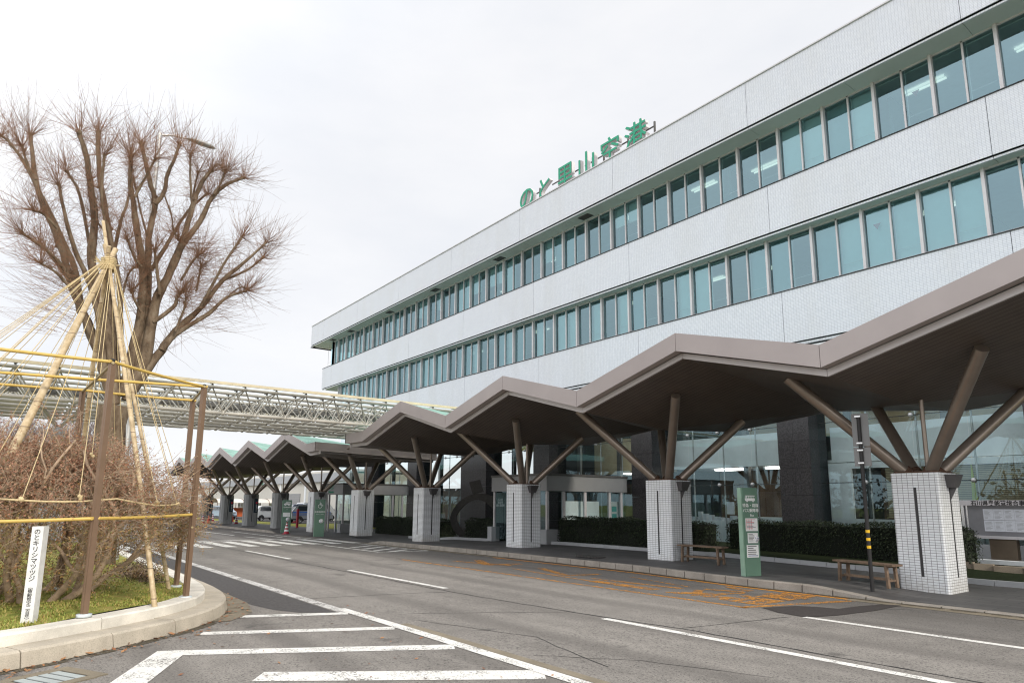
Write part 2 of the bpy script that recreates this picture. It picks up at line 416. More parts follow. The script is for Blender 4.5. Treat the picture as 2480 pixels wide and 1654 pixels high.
M_LAWN = lawn()
def bark():
    n = N('zelkova_bark'); P = n.pos(); a = n.noise(5, 6, .65, n.scale(P, 1, 1, .45)); b = n.noise(34, 4, .6)
    c = n.ramp(a, [(.32, (.075, .052, .036)), (.5, (.165, .120, .080)), (.68, (.25, .20, .145))])
    n.col(n.mix(n.ramp(b, [(.60, (0, 0, 0)), (.70, (.55, .55, .55))]), c, (.30, .28, .24)))
    n.bump(a, .6, .03); return n.set(.9, 0, .15)
M_BARK = bark()
M_TWIGRED = plain('red_brown_twigs', (.25, .135, .078), .75, 0, .3, 2)
M_GREYTREE = plain('distant_bare_twigs', (.22, .18, .17), .9, 0, .2, .4)
M_GRID = plain('painted_drain_bars', (.42, .46, .45), .6, .2, .1)

M_MESHBLIND = plain('half_open_blind', (.30, .40, .42), .8, 0, .05)

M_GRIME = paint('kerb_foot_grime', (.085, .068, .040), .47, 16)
# ================================================================ GROUND, ROAD, MARKINGS
def sheet(mb, x0, x1, y0, y1, dz=0.0):
    xs = sorted({x0, x1} | {x for x in (-160,) if x0 < x < x1})
    for a, b in zip(xs, xs[1:]): mb.quad((a, y0, zr(a)+dz), (b, y0, zr(b)+dz), (b, y1, zr(b)+dz), (a, y1, zr(a)+dz))
    return mb
struct('ground', sheet(sheet(sheet(MB(), -900, 300, -600, -40.05, -.03), -900, -160.05, -40, 700, -.03), -160, 300, 13.9, 700, -.12), M_LAWN)
struct('road', sheet(MB(), -160, 60, -40, 13.6), M_ASPHALT)

def strip(mb, pts, wd, dz=.004):
    for a, b in zip(pts, pts[1:]):
        a, b = Vector(a), Vector(b); t = (b - a).normalized(); n = Vector((-t.y, t.x)) * wd / 2
        mb.quad(*[(p.x, p.y, zr(p.x) + dz) for p in (a - n, b - n, b + n, a + n)])
    return mb
def poly(mb, pts, dz=.004): return mb.quad(*[(x, y, zr(x) + dz) for x, y in pts])
m = MB()
strip(m, [(-70, 4.42), (-10.25, 4.46)], .19)
struct('edge_line', m, M_PWORN)
m = MB()
strip(m, [(-10.6, 4.52), (-7.7, 4.54), (-3.0, 4.52), (6, 4.5)], .17, .008)
for a in ((-10.80, 2.90, -10.1, 4.44), (-9.66, 2.22, -8.53, 4.44), (-8.62, 1.66, -7.0, 4.44)):
    x0, y0, x1, y1 = a; strip(m, [(x0, y0), (x1, y1)], .22 if x0 < -9 else .27)
strip(m, [(-6.95, 2.15), (-5.35, 4.46)], .36)
strip(m, [(-8.72, 1.72), (-7.2, 1.0), (-6.2, .52)], .34, .006)
struct('hatched_road_marking', m, M_PWHITE)
m = MB()
for x0, x1 in ((-26.2, -21.3), (-16.75, -11.95), (-7.41, -2.75)): strip(m, [(x0, 7.33), (x1, 7.35)], .14)
strip(m, [(-5.70, 9.9), (3, 9.8)], .13)
for x0 in (-36, -46, -56): strip(m, [(x0, 7.3), (x0 + 5, 7.3)], .14)
struct('lane_line', m, M_PWHITE)
m = MB()
for i in range(11):
    y = 3.9 + i * .9
    poly(m, [(-33.1 - .05*i, y - .23), (-28.75, y - .23), (-28.75, y + .23), (-33.1 - .05*i, y + .23)])
strip(m, [(-34.1, 4.6), (-34.3, 12.3)], .3)
struct('zebra_crossing', m, M_PWHITE)
m = MB()
strip(m, [(-27.77, 11.0), (-22.67, 11.05), (-22.28, 12.85)], .13); strip(m, [(-28.2, 12.75), (-22.3, 12.88)], .12)
for x in (-26.6, -25.5, -24.4, -23.4): strip(m, [(x, 12.6), (x + .9, 11.3)], .25)
strip(m, [(-50.6, 10.3), (-40.0, 10.5)], .14); strip(m, [(-38, 10.5), (-34.2, 10.9)], .14); strip(m, [(-39.2, 12.5), (-29.0, 12.9)], .12)
strip(m, [(-46, 11.9), (-36, 11.9)], .12); strip(m, [(-60, 7.6), (-56, 11.5)], .14)
struct('parking_bay_line', m, M_PWHITE)
m = MB()
strip(m, [(-19.1, 10.12), (-6.75, 10.02)], .12); strip(m, [(-6.85, 9.97), (-6.1, 12.5)], .15)
struct('orange_bay_line', m, M_PORANGE)
m = MB(); strip(m, [(-18.2, 12.95), (-12, 12.92), (-8.5, 12.50), (-6.1, 12.44)], .13)
struct('orange_bay_line.001', m, M_PORANGE2)
m = MB()
m.text('専用', .98, (-7.62, 12.35, zr(-7.2) + .004), (0, -1, 0), (1, 0, G), 0.0, 'LEFT', .05, sx=1.0)
m.text('バス', .98, (-8.72, 12.40, zr(-8.3) + .004), (0, -1, 0), (1, 0, G), 0.0, 'LEFT', .05, sx=1.0)
for k in range(4): strip(m, [(-8.9 + k*.28, 10.5 + .03*k), (-8.55 + k*.27, 10.9 + .25*(k % 3))], .12, .006)
strip(m, [(-14.32, 11.79), (-12.43, 11.05), (-12.2, 11.95)], .2); strip(m, [(-14.66, 11.08), (-9.9, 10.55)], .10, .006)
strip(m, [(-11.6, 11.1), (-9.1, 11.25)], .16, .006); strip(m, [(-11.2, 10.75), (-9.3, 10.7)], .3, .004); strip(m, [(-11.37, 12.1), (-9.2, 11.6)], .09)
strip(m, [(-17.5, 11.9), (-16, 11.2), (-15.7, 12.2)], .28); strip(m, [(-17.6, 11.1), (-15.4, 11.6)], .22, .006)
struct('orange_road_lettering', m, M_PORANGE)
m = MB(); poly(m, [(-6.62, 10.22), (-6.41, 10.86), (-6.1, 11.06), (-5.81, 11.14), (-5.75, 11.7), (-5.62, 12.25), (-5.36, 12.39), (-5.36, 11.4), (-5.47, 10.48), (-5.6, 10.1), (-5.73, 9.9), (-6.2, 9.98)], .007)
struct('asphalt_patch', m, M_PATCH)
m = MB(); poly(m, [(-40, 3.5), (-12.4, 3.46), (-11.78, 3.5), (-11.11, 3.62), (-10.61, 3.86), (-10.3, 4.33), (-40, 4.32)], .003)
struct('asphalt_patch.001', m, M_OLDPATCH)
m = MB()
def crack(pts, w0):
    rr = random.Random(len(m.v)); q = []
    for a, b in zip(pts, pts[1:]):
        k = max(2, int((Vector(b) - Vector(a)).length / .25))
        for i in range(k): t = i / k; q.append((a[0] + (b[0]-a[0])*t + rr.uniform(-.015, .015), a[1] + (b[1]-a[1])*t + rr.uniform(-.02, .02)))
    q.append(pts[-1])
    for a, b in zip(q, q[1:]): strip(m, [a, b], w0 * rr.uniform(.6, 1.3), .0025)
crack([(-28, 7.15), (-20.5, 7.1), (-11.5, 7.14), (-9.6, 7.24), (-7.58, 7.42), (-6.2, 7.6), (-4, 7.6), (-1, 7.7)], .035)
crack([(-12.2, 3.5), (-12.15, 4.33), (-11.97, 5.07), (-11.8, 6.0), (-11.44, 7.06)], .022); crack([(-6.2, 7.63), (-6.05, 8.52), (-5.85, 9.71)], .022)
crack([(-9.5, 5.2), (-8.8, 6.4), (-8.2, 7.3)], .014); crack([(-8.9, 5.0), (-6.9, 5.6), (-5.2, 5.2)], .014); crack([(-19, 4.8), (-18.6, 6), (-18.8, 7.1)], .016)
crack([(-6.1, 4.9), (-5.2, 5.7), (-3.9, 6.2)], .012)
struct('road_crack', m, M_CRACK)

# kerbs built block by block
def resample(pts, step):
    out = [Vector(pts[0])]; 
    for a, b in zip(pts, pts[1:]):
        a, b = Vector(a), Vector(b); k = max(1, int(round((b - a).length / step)))
        out += [a.lerp(b, (i + 1) / k) for i in range(k)]
    return out
def smooth2(pts, it=2):
    for _ in range(it):
        q = [pts[0]]
        for a, b in zip(pts, pts[1:]): a, b = Vector(a), Vector(b); q += [a.lerp(b, .25), a.lerp(b, .75)]
        q.append(pts[-1]); pts = q
    return [Vector(p) for p in pts]
def blocks(mb, pts, prof, L=.95, gap=.012, zf=None, jit=.004):
    """prof: (inward offset, height) outline; inward = left of the path; zf(x) = base height"""
    zf = zf or zr; P = resample(pts, .12); acc = 0; segs = [[]]; d = 0
    for i, p in enumerate(P):
        if i: d += (p - P[i-1]).length
        segs[-1].append(i)
        if d >= L and i < len(P) - 1: segs.append([i]); d = 0
    rr = random.Random(3)
    for sg in segs:
        if len(sg) < 2: continue
        dz = rr.uniform(-jit, jit); rings = []
        for j in sg:
            a, b = P[max(j-1, 0)], P[min(j+1, len(P)-1)]; t = (b - a).normalized(); n = Vector((-t.y, t.x))
            q = P[j] + (t * gap/2 if j == sg[0] else (-t * gap/2 if j == sg[-1] else t*0))
            rings.append([(q.x + n.x*o, q.y + n.y*o, zf(q.x) + h + (dz if h > .01 else 0)) for o, h in prof])
        k = len(prof); vs = [v for r in rings for v in r]
        fs = [(i*k + c, (i+1)*k + c, (i+1)*k + (c+1) % k, i*k + (c+1) % k) for i in range(len(rings)-1) for c in range(k)]
        fs += [tuple(reversed(range(k))), tuple(range((len(rings)-1)*k, len(rings)*k))]
        mb.add(vs, fs)
    return mb
KER = [(-28.5, 13.28), (-27.3, 13.2), (-22, 13.3), (-17.7, 13.35), (-12, 13.2), (-8.5, 12.72), (-6.4, 12.66), (-5.5, 12.62), (3, 12.55), (12, 12.5)]
def ky(x):
    for (a, b), (c, d) in zip(KER, KER[1:]):
        if a <= x <= c: return b + (d-b)*(x-a)/(c-a)
    return 13.3 if x < 0 else 12.5
KH = [(-400, .14), (-43.0, .14), (-41.9, .02), (-28.4, .02), (-27.1, .15), (-7.15, .155), (-5.75, .03), (40, .03)]
def kh(x):
    for (a, b), (c, d) in zip(KH, KH[1:]):
        if a <= x <= c: return b + (d-b)*(x-a)/(c-a)
def kerb_run(mb, x0, x1, L=.62):
    x = x0; rr = random.Random(5)
    while x < x1:
        b = min(x + L, x1); g = .011; xs = [x + g, (x+b)/2, b - g]; vs = []
        for q in xs:
            y = ky(q); h = kh(q); z = zr(q); vs += [(q, y, z - .05), (q, y + .012, z + h - .015), (q, y + .03, z + h), (q, y + .18, z + h), (q, y + .18, z - .05)]
        fs = [(i*5 + c, (i+1)*5 + c, (i+1)*5 + (c+1) % 5, i*5 + (c+1) % 5) for i in range(2) for c in range(5)] + [(4, 3, 2, 1, 0), (10, 11, 12, 13, 14)]
        mb.add(vs, fs); x = b
    return mb
struct('kerb', kerb_run(MB(), -28.4, 10), M_KERB)
struct('kerb.001', kerb_run(MB(), -95, -41.9), M_KERB)
m = MB(); strip(m, [(-28.3, 13.05), (-17.7, 13.18)], .28, .006); strip(m, [(-6.3, 12.46), (3, 12.36), (10, 12.3)], .34, .006)
struct('gutter', m, M_GUTTER)
m = MB(); strip(m, [(-8.75, 4.68), (-8.0, 4.70), (4, 4.68)], .13, .006); strip(m, [(-14.0, 3.36), (-12.2, 3.33), (-11.1, 3.1), (-10.5, 2.62)], .34, .006)
struct('gutter.001', m, M_GUTTER)
# pavement under the canopy
m = MB(); xs = [-160, -95, -60, -48] + [x * .7 for x in range(-63, -6)] + [-4, 0, 5, 10]
rows = []
for x in xs:
    h = zr(x) + kh(x) - .004; z = zp(x)
    rows.append([(x, ky(x) + .17, h), (x, 14.3, max(h, z)), (x, 16.9, z + .01), (x, 23.0 if x > -43 else 17.6, z + .01)])
for a, b in zip(rows, rows[1:]):
    for i in range(3): m.quad(a[i], b[i], b[i+1], a[i+1])
struct('pavement', m, M_PAVE)
# floor drain slats in the pavement and the drain by the planter
m = MB()
for i in range(16): x = -14.95 + i * .06; m.box(x, 13.66, zp(x) - .03, x + .022, 13.98, zp(x) + .012)
m.thing('drain_grate', M_DGREY, 'dark slotted drain grate set in the pavement near the kerb', 'drain')
t = thing('gutter_drain', 'pale barred street drain in concrete frame at foot of planter kerb', 'drain', (-8.0, .56, zr(-8)))
ex, ey = V(-.47, .88, 0), V(-.88, -.47, 0); c0 = V(-8.02, .52, .0)
f = MB()
for a, b in ((-.30, .02), (.30, .02)): f.obox(c0 + ex*a, ex*.06, ey*.32, V(0, 0, .012))
for b in (-.28, .28): f.obox(c0 + ey*b, ex*.24, ey*.06, V(0, 0, .012))
f.build('frame', M_GUTTER, t)
f = MB()
for k in (-.16, -.05, .06, .17): f.obox(c0 + ex*k, ex*.042, ey*.22, V(0, 0, .010))
f.build('bar', M_GRID, t)
f = MB(); f.obox(c0, ex*.24, ey*.22, V(0, 0, .004)); f.build('sump', M_BLACK, t)

# planted strips between the pavement and the building
m = MB()
for x0, x1 in ((-19.7, -3.2), (-31.0, -23.9)):
    blocks(m, [(x0, 16.72), (x1, 16.72)], [(0, -.05), (0, .12), (.12, .12), (.12, -.05)], .6, .01, lambda x: zp(x))
struct('edging_kerb', m, M_PALEGREY)
m = MB()
for x0, x1, y1 in ((-19.7, -3.2, 21.3), (-31.0, -23.9, 21.8)):
    n = 14
    for i in range(n):
        a = x0 + (x1-x0)*i/n; b = x0 + (x1-x0)*(i+1)/n
        m.quad((a, 16.8, zp(a)+.10), (b, 16.8, zp(b)+.10), (b, y1, zp(b)+.16), (a, y1, zp(a)+.16))
struct('planting_bed', m, plain('dark_ground_cover', (.02, .028, .012), .95, 0, .5, 18, .1, .8, 50))
m = sheet(MB(), -160, -43, 17.5, 21.5, .05); sheet(m, -60.4, -43, 21.55, 26.4, .05); struct('lawn', m, M_LAWN)
m = sheet(MB(), -160, -43, 26.45, 30.8, -.01); struct('car_park', m, M_OLDPATCH)
m = sheet(MB(), -160, -60.5, 21.4, 26.3, -.015); struct('car_park.001', m, M_OLDPATCH)

# ---------------------------------------------------------------- planter island on the left
half = [(-30, 3.35), (-20, 3.35), (-15, 3.33), (-13, 3.28), (-11.9, 3.12), (-11.0, 2.83), (-10.38, 2.44), (-9.94, 2.05), (-9.36, 1.32), (-8.97, .78), (-8.63, .14), (-8.44, -.5), (-8.5, -1.3), (-8.9, -2.2), (-9.8, -3.0), (-11.2, -3.5), (-13, -3.7), (-30, -3.8)]
path = smooth2(half, 1)
path_r = list(reversed(path))          # so that left of the path is inside the island
m = blocks(MB(), path_r[::-1], [(0, 0), (-.03, .15), (-.06, .172), (-.35, .175), (-.35, 0)][::1], .95, .014)
struct('planter_kerb', m, M_PKERB)
m = blocks(MB(), path_r[::-1], [(-.345, .0), (-.35, .285), (-.37, .305), (-.62, .305), (-.63, .0)], 1.9, .012)
struct('planter_kerb.001', m, M_PTOP)
inner = []
for i, p in enumerate(path):
    a, b = path[max(i-1, 0)], path[min(i+1, len(path)-1)]; t = (b - a).normalized(); inner.append(Vector((p.x + t.y*.62, p.y - t.x*.62)))
def zsoil(x, y):
    d = min(1.0, max(0.0, (2.75 - abs(y)) / 2.0)) * min(1, max(0, (-9.1 - x) / 1.2))
    return zr(x) + .265 + .10 * d
m = MB()
for i in range(len(inner) // 2):
    a, b = inner[i], inner[-1-i]; c, d = inner[i+1], inner[-2-i]
    if i + 1 > len(inner) - 2 - i: break
    K = 10
    for k in range(K):
        q = [a.lerp(b, k/K), c.lerp(d, k/K), c.lerp(d, (k+1)/K), a.lerp(b, (k+1)/K)]
        m.quad(*[(p.x, p.y, zsoil(p.x, p.y)) for p in q])
struct('planter_ground', m, M_LAWN)
def inside(x, y):
    if x > -8.9 or x < -22: return False
    n = 0
    for a, b in zip(inner, inner[1:] + inner[:1]):
        if (a.y > y) != (b.y > y) and x < (b.x - a.x) * (y - a.y) / (b.y - a.y) + a.x: n += 1
    return n % 2 == 1
m = MB(); rr = random.Random(11); cnt = 0
while cnt < 26000:
    x, y = -9.0 - 9 * rr.random()**1.6, rr.uniform(-1.6, 3.0)
    if not inside(x, y): continue
    cl = math.sin(x*5.1 + 1.3*math.sin(y*4.3)) + math.sin(y*6.7 + x*2.1)
    if cl < -.3 and rr.random() < .8: continue
    z = zsoil(x, y); h = rr.uniform(.010, .034) * (1.5 if cl > 1.1 else 1); a = rr.uniform(0, 6.28); wv = rr.uniform(.004, .012); ln = rr.uniform(.0, .035)
    dx, dy = math.cos(a), math.sin(a)
    m.add([(x - dy*wv, y + dx*wv, z), (x + dy*wv, y - dx*wv, z), (x + dx*ln, y + dy*ln, z + h)], [(0, 1, 2)]); cnt += 1
struct('grass', m, M_GRASS, kind='stuff')
m = MB(); rr = random.Random(5); outer = resample(path, .05)
for k in range(1300):
    p = outer[rr.randrange(len(outer))]
    if p.x < -14 or p.y < -.9: continue
    j = rr.random()**2 * .45 + .02; a = rr.uniform(0, 6.28); sz = rr.uniform(.012, .05)
    c = V(p.x + .8*j, p.y + .55*j, 0); c.z = zr(c.x) + rr.uniform(.006, .03)
    u = V(math.cos(a), math.sin(a), rr.uniform(-.3, .3)) * sz; v = V(-math.sin(a), math.cos(a), rr.uniform(-.3, .5)) * sz * .45
    m.quad(c - u, c - v, c + u, c + v)
for k in range(90):
    x, y = rr.uniform(-12, -4), rr.uniform(1.2, 5.2); a = rr.uniform(0, 6.28); sz = rr.uniform(.01, .035)
    if (x + 8.5) * .8 + (y - .8) * .55 < .3: continue
    c = V(x, y, zr(x) + .012); u = V(math.cos(a), math.sin(a), .2) * sz; v = V(-math.sin(a), math.cos(a), .3) * sz * .5
    m.quad(c - u, c - v, c + u, c + v)
struct('fallen_leaves', m, M_DRYLEAF, kind='stuff')

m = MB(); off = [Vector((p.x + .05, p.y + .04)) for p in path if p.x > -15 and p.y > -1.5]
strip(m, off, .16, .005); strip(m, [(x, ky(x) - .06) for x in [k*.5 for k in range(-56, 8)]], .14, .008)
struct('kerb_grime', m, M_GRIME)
# ================================================================ TERMINAL BUILDING
bl = thing('terminal_building', 'long white tiled terminal building with two ribbon window rows over dark glazed ground floor', 'building', (-24, 21.6, 0))
XR = 9.0            # the facade runs on past the right edge of the photograph
def band(name, xl, yf, z0, z1, lip, joints, depth=26):
    m = MB(); xs = [xl] + sorted(joints) + [XR]
    for a, b in zip(xs, xs[1:]):
        m.box(a + .008, yf, z0, b - .008, yf + .35, z1)
        m.box(a + .008, yf + .07, z0 - lip, b - .008, yf + .15, z0 - .035)
    yb = yf + depth; m.box(xl, yf + .36, z0, xl + .35, yb, z1)
    m.box(xl + .1, yf + .36, z0 - lip, xl + .35, yb, z0 - .045)
    p = m.build(name, M_TILE, bl)
    d = MB(); d.box(xl + .02, yf + .03, z0 + .0, XR, yf + .3, z1 - .02); d.box(xl + .12, yf + .13, z0 - .06, XR, yf + .3, z0 + .02)
    d.build('expansion_joint', M_DARKGAP, p)
    return p
J1 = [-59.4 + 3.07, -49.1, -41.9, -34.7, -27.5, -20.35, -13.2, -6.0, 1.1]
J2 = [-55.1, -48.0, -40.9, -33.8, -26.8, -19.84, -12.8, -5.76, 1.3]
J3 = [-54.5, -47.5, -40.5, -33.5, -26.4, -19.4, -12.5, -5.57, 1.5]
B1 = band('upper_tile_band', -59.4, 21.15, 15.99, 17.82, .10, J1)
B2 = band('middle_tile_band', -57.25, 21.58, 11.66, 13.50, .10, J2)
B3 = band('lower_tile_band', -55.2, 21.58, 7.36, 9.27, .12, J3)
m = MB(); m.box(-59.43, 21.10, 17.82, XR, 21.55, 17.87); m.box(-59.43, 21.55, 17.82, -59.0, 47.2, 17.87); m.build('coping', M_MULL, bl)
m = MB(); m.box(-57.28, 21.55, 13.5, XR, 21.95, 13.53); m.box(-55.23, 21.55, 9.27, XR, 21.95, 9.30); m.build('sill_flashing', M_DARKGAP, bl)
m = MB(); m.box(-59.0, 21.5, 17.5, XR, 47, 17.6); m.build('roof_slab', M_GREY, bl)
# soffits, with joints and inset vents
m = MB(); xs = [-59.0] + sorted(J1 + [j - 3.55 for j in J1 if j > -58]) + [XR]
for a, b in zip(xs, xs[1:]): m.box(a + .006, 21.29, 15.90, b - .006, 24.5, 15.96)
m.box(-59.0, 24.5, 15.90, -54, 47, 15.96)
m.build('eaves_soffit', M_SOFFIT, bl)
m = MB(); xs = [-56.9] + sorted(J2) + [XR]
for a, b in zip(xs, xs[1:]): m.box(a + .006, 21.72, 11.57, b - .006, 24, 11.63)
m.box(-56.9, 24, 11.57, -53, 47, 11.63)
m.build('eaves_soffit', M_SOFFIT, bl)
for x in (-55.9, -52.0, -44.8, -38.0, -30.6, -23.2):
    v = MB(); v.box(x, 21.52, 15.886, x + .75, 21.95, 15.902)
    for k in range(7): v.box(x + .03, 21.55 + k*.055, 15.879, x + .72, 21.57 + k*.055, 15.887)
    v.build('soffit_vent', M_HOPPER, bl)
# ribbon windows: each window is a pair of lights between two deep mullions
GY = 22.1
def ribbon(z0, z1, xthick, xl, blinds, lights, xl_first):
    k = 0; x = xthick
    while x > xl_first: x -= 1.77
    first = True
    while x < 3.0:
        a, b = max(x, xl), x + 1.77; mid = x + .885
        g = MB()
        g.quad((a + .03, GY + .05, z0 + .1), (b - .03, GY + .05, z0 + .1), (b - .03, GY + .05, z1), (a + .03, GY + .05, z1))
        wdo = g.build('window', M_WIN, bl)
        f = MB(); f.box(a - .045, GY - .10, z0 - .02, a + .045, GY + .10, z1); 
        if mid > a + .2: f.box(mid - .032, GY - .01, z0 + .07, mid + .022, GY + .09, z1)
        f.box(a + .035, GY - .03, z0 - .02, b - .035, GY + .09, z0 + .07); f.box(a + .035, GY - .01, z1 - .05, b - .035, GY + .09, z1)
        f.box(mid + .08, GY + .07, z0 + .07, mid + .10, GY + .09, z1 - .05); f.box(mid + .1, GY + .075, z0 + .42, b - .05, GY + .085, z0 + .436)
        f.build('frame', M_MULL, wdo)
        for h, (p, q) in enumerate(((a, mid), (mid, b))):
            key = round((p + q) / 2, 1); bb = blinds(p)
            if bb and q > p + .2:
                d = MB(); d.quad((p + .04, GY + .2, z1 - (z1 - z0 - .1) * bb), (q - .01, GY + .2, z1 - (z1 - z0 - .1) * bb), (q - .01, GY + .2, z1), (p + .04, GY + .2, z1))
                d.build('blind', M_MESHBLIND if (int(abs(p)*7.3) % 5) in (1, 3) and bb == 1 else M_BLIND, wdo)
        k += 1; x += 1.77
    # corner return
def bl_up(x):
    for lo, hi, v in ((-4.7, 0, 1), (-9.2, -4.7, 0), (-12.1, -9.2, 1), (-13.4, -12.1, .92), (-19.9, -13.4, 0), (-21.6, -19.9, .5), (-24.2, -21.6, 0), (-26, -24.2, 1)):
        if lo <= x < hi: return v
    return R_.choice([0, 0, 0, 1, .6, 1])
def bl_lo(x):
    for lo, hi, v in ((-6.5, -5.4, 0), (-5.4, -4, 1), (-8.3, -6.5, .97), (-11.6, -8.3, 1), (-12.5, -11.6, 0), (-14.4, -12.5, 1), (-16.2, -14.4, 0), (-18.2, -16.2, 1), (-20, -18.2, 0), (-21.5, -20, 1)):
        if lo <= x < hi: return v
    return R_.choice([0, 1, 0, 1, 1])
ribbon(13.74, 15.90, -5.44, -56.2, bl_up, None, -57)
ribbon(9.42, 11.57, -6.18, -54.4, bl_lo, None, -55)
for z0, z1, x in ((13.74, 15.86, -56.25), (9.42, 11.53, -54.45)):
    g = MB(); g.quad((x, GY + .05, z0), (x, 46, z0), (x, 46, z1), (x, GY + .05, z1)); wd = g.build('end_window', M_WIN, bl)
    f = MB()
    for k in range(12): f.box(x - .04, GY + .9 + k*1.9, z0, x + .04, GY + .97 + k*1.9, z1)
    f.build('frame', M_MULL, wd)
# office interiors behind the glass
m = MB()
for z0, z1, x in ((13.4, 15.84, -56), (9.1, 11.5, -54.2)):
    m.box(x + 5, 27.6, z0 - .1, XR, 27.7, z1)
    for k in range(9): xx = x + 8 + k*6.5; m.box(xx, 23.2, z0, xx + .12, 27.6, z1)
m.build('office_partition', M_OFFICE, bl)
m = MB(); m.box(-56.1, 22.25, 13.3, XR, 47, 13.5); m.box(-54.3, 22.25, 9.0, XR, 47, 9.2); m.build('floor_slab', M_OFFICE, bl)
m = MB(); m.box(-56.1, 22.3, 15.80, XR, 47, 15.85); m.box(-54.3, 22.3, 11.46, XR, 47, 11.52); m.build('office_ceiling', M_INNER, bl)
rr = random.Random(4)
for zc, offs in ((15.72, (0, .9)), (11.38, (0, .9))):
    for x in [-5.4, -8.5, -14.9, -17.6, -22, -29, -36, -44]:
        y = rr.uniform(23.0, 25.4)
        q = MB(); q.box(x, y, zc, x + 1.25, y + .06, zc + .05); q.box(x, y + .2, zc, x + 1.25, y + .26, zc + .05); q.build('ceiling_light', M_TUBE, bl)
# red access triangles on the glass
m = MB()
for x, z1 in ((-7.75, 15.0), (-9.3, 10.95), (-16.9, 10.95)):
    m.add([(x - .12, GY + .08, z1), (x + .12, GY + .08, z1), (x, GY + .08, z1 - .2), (x - .12, GY + .085, z1), (x + .12, GY + .085, z1), (x, GY + .085, z1 - .2)], [(0, 2, 1), (3, 4, 5), (0, 1, 4, 3), (1, 2, 5, 4), (2, 0, 3, 5)])
m.build('access_triangle', plain('pink_red_sticker', (.45, .10, .14), .6), bl)

# ground floor: white soffit edge, granite piers, frameless glazing
m = MB(); m.box(-55.2, 21.60, 7.06, XR, 21.72, 7.16); m.build('soffit_edge', M_TRIM, bl)
m = MB(); m.box(-55.2, 21.72, 7.08, XR, 47, 7.14); m.build('ground_floor_ceiling', M_GREY, bl)
for x0, x1 in ((-13.35, -12.15), (-20.5, -19.3), (-27.5, -26.2), (-34.6, -31.9), (-5.95, -4.6), (-41.5, -40.2), (-48.6, -47.3)):
    m = MB(); zb = zp(x0) - .05
    for k in range(8):
        za, zc = zb + k*.95, min(7.08, zb + (k+1)*.95)
        if za < 7.08: m.box(x0, 22.15, za + .003, (x0+x1)/2 - .003 if k % 1 == 0 else x1, 23.3, zc - .003); m.box((x0+x1)/2 + .003, 22.15, za + .003, x1, 23.3, zc - .003)
    p = m.build('granite_pier', M_GRANITE, bl)
SY = 22.75
edges = [-55, -48.6, -47.3, -41.5, -40.2, -34.6, -31.9, -27.5, -26.2, -20.5, -19.3, -13.35, -12.15, -5.95, -4.6, 4.5]
for a, b in zip(edges[0::2], edges[1::2]):
    g = MB(); n = max(2, int(round((b - a) / 1.55))); w_ = (b - a) / n
    for i in range(n):
        for z0, z1 in ((.25, 2.45), (2.47, 4.55), (4.57, 7.05)):
            g.quad((a + i*w_ + .006, SY, z0), (a + (i+1)*w_ - .006, SY, z0), (a + (i+1)*w_ - .006, SY, z1), (a + i*w_ + .006, SY, z1))
    gw = g.build('glass_wall', M_SHOP, bl)
    f = MB()
    for i in range(1, n):
        x = a + i*w_
        f.tube([(x, SY + .32, .1), (x, SY + .32, 7.05)], .03, 6)
        for z in (2.46, 4.56):
            f.ball((x, SY - .035, z), .075, 8, 5); f.tube([(x, SY, z), (x, SY + .32, z)], .018, 5)
    f.build('glazing_fitting', M_LPOLE, gw)
    f = MB()
    for z in (2.46, 4.56): f.tube([(a, SY + .09, z), (b, SY + .09, z)], .016, 5)
    for i in range(0, n, 2): f.box(a + i*w_ + .5, SY + .9, .1, a + i*w_ + .72, SY + 1.1, 7.05)
    f.build('glazing_post', M_DGREY, gw)
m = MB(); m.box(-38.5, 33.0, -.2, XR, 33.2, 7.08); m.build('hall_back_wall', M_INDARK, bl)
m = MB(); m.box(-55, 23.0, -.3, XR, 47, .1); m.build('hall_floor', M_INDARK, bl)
m = MB()                                  # mezzanine fronts seen through the glazing
m.box(-19.25, 23.5, 3.2, -13.4, 23.6, 4.45); m.box(-12.1, 23.5, 3.2, -6, 23.6, 4.45); m.box(-4.55, 23.5, 3.2, 4, 23.6, 4.5)
m.box(-19.2, 23.6, 3.2, 4, 30, 3.3)
m.build('mezzanine_front', M_INNER, bl)
m = MB(); m.box(-26, 25.2, 3.2, -20.6, 25.4, 5.0); m.box(-34, 25.2, 2.7, -27.6, 25.3, 3.1); m.box(-19.3, 29.5, 4.8, -6, 29.7, 7.0); m.build('mezzanine_wall', M_BEIGE, bl)
m = MB(); m.box(-19.0, 23.4, .1, -16.3, 24.0, 1.05); m.box(-16.2, 23.3, .1, -13.5, 24.0, 1.22); m.box(-12.1, 23.2, .1, -11.3, 23.3, 3.15); m.box(-11.3, 23.2, .1, -6.1, 23.3, 1.25); m.box(-11.3, 23.2, 2.95, -6.1, 23.3, 3.15); m.box(-4.5, 23.3, .1, 4, 23.4, 1.0); m.build('counter', M_WHITE, bl)
m = MB(); m.box(-19, 26.5, .1, -13.5, 26.7, 3.3); m.box(-55, 30, .1, -26, 30.2, 2.85); m.box(-12, 27, .1, 4, 27.2, 3.3); m.build('kiosk_wall', plain('brown_kiosk', (.12, .085, .06), .7, 0, .5, 1.5), bl)
m = MB(); rr = random.Random(8)
for k in range(10):
    x = -18.8 + k*.26; h = rr.uniform(.1, .35); m.box(x, 23.5, 1.05, x + rr.uniform(.1, .22), 23.7, 1.05 + h)
m.box(-16.9, 23.95, 1.3, -16.55, 23.98, 1.8); m.box(-13.95, 23.5, 1.25, -13.55, 23.53, 1.75)
m.build('counter_goods', M_PAPER, bl)
m = MB()
for k in range(30): m.box(-10.3, 23.5, 1.3 + k*.055, -6.3, 23.53, 1.34 + k*.055)
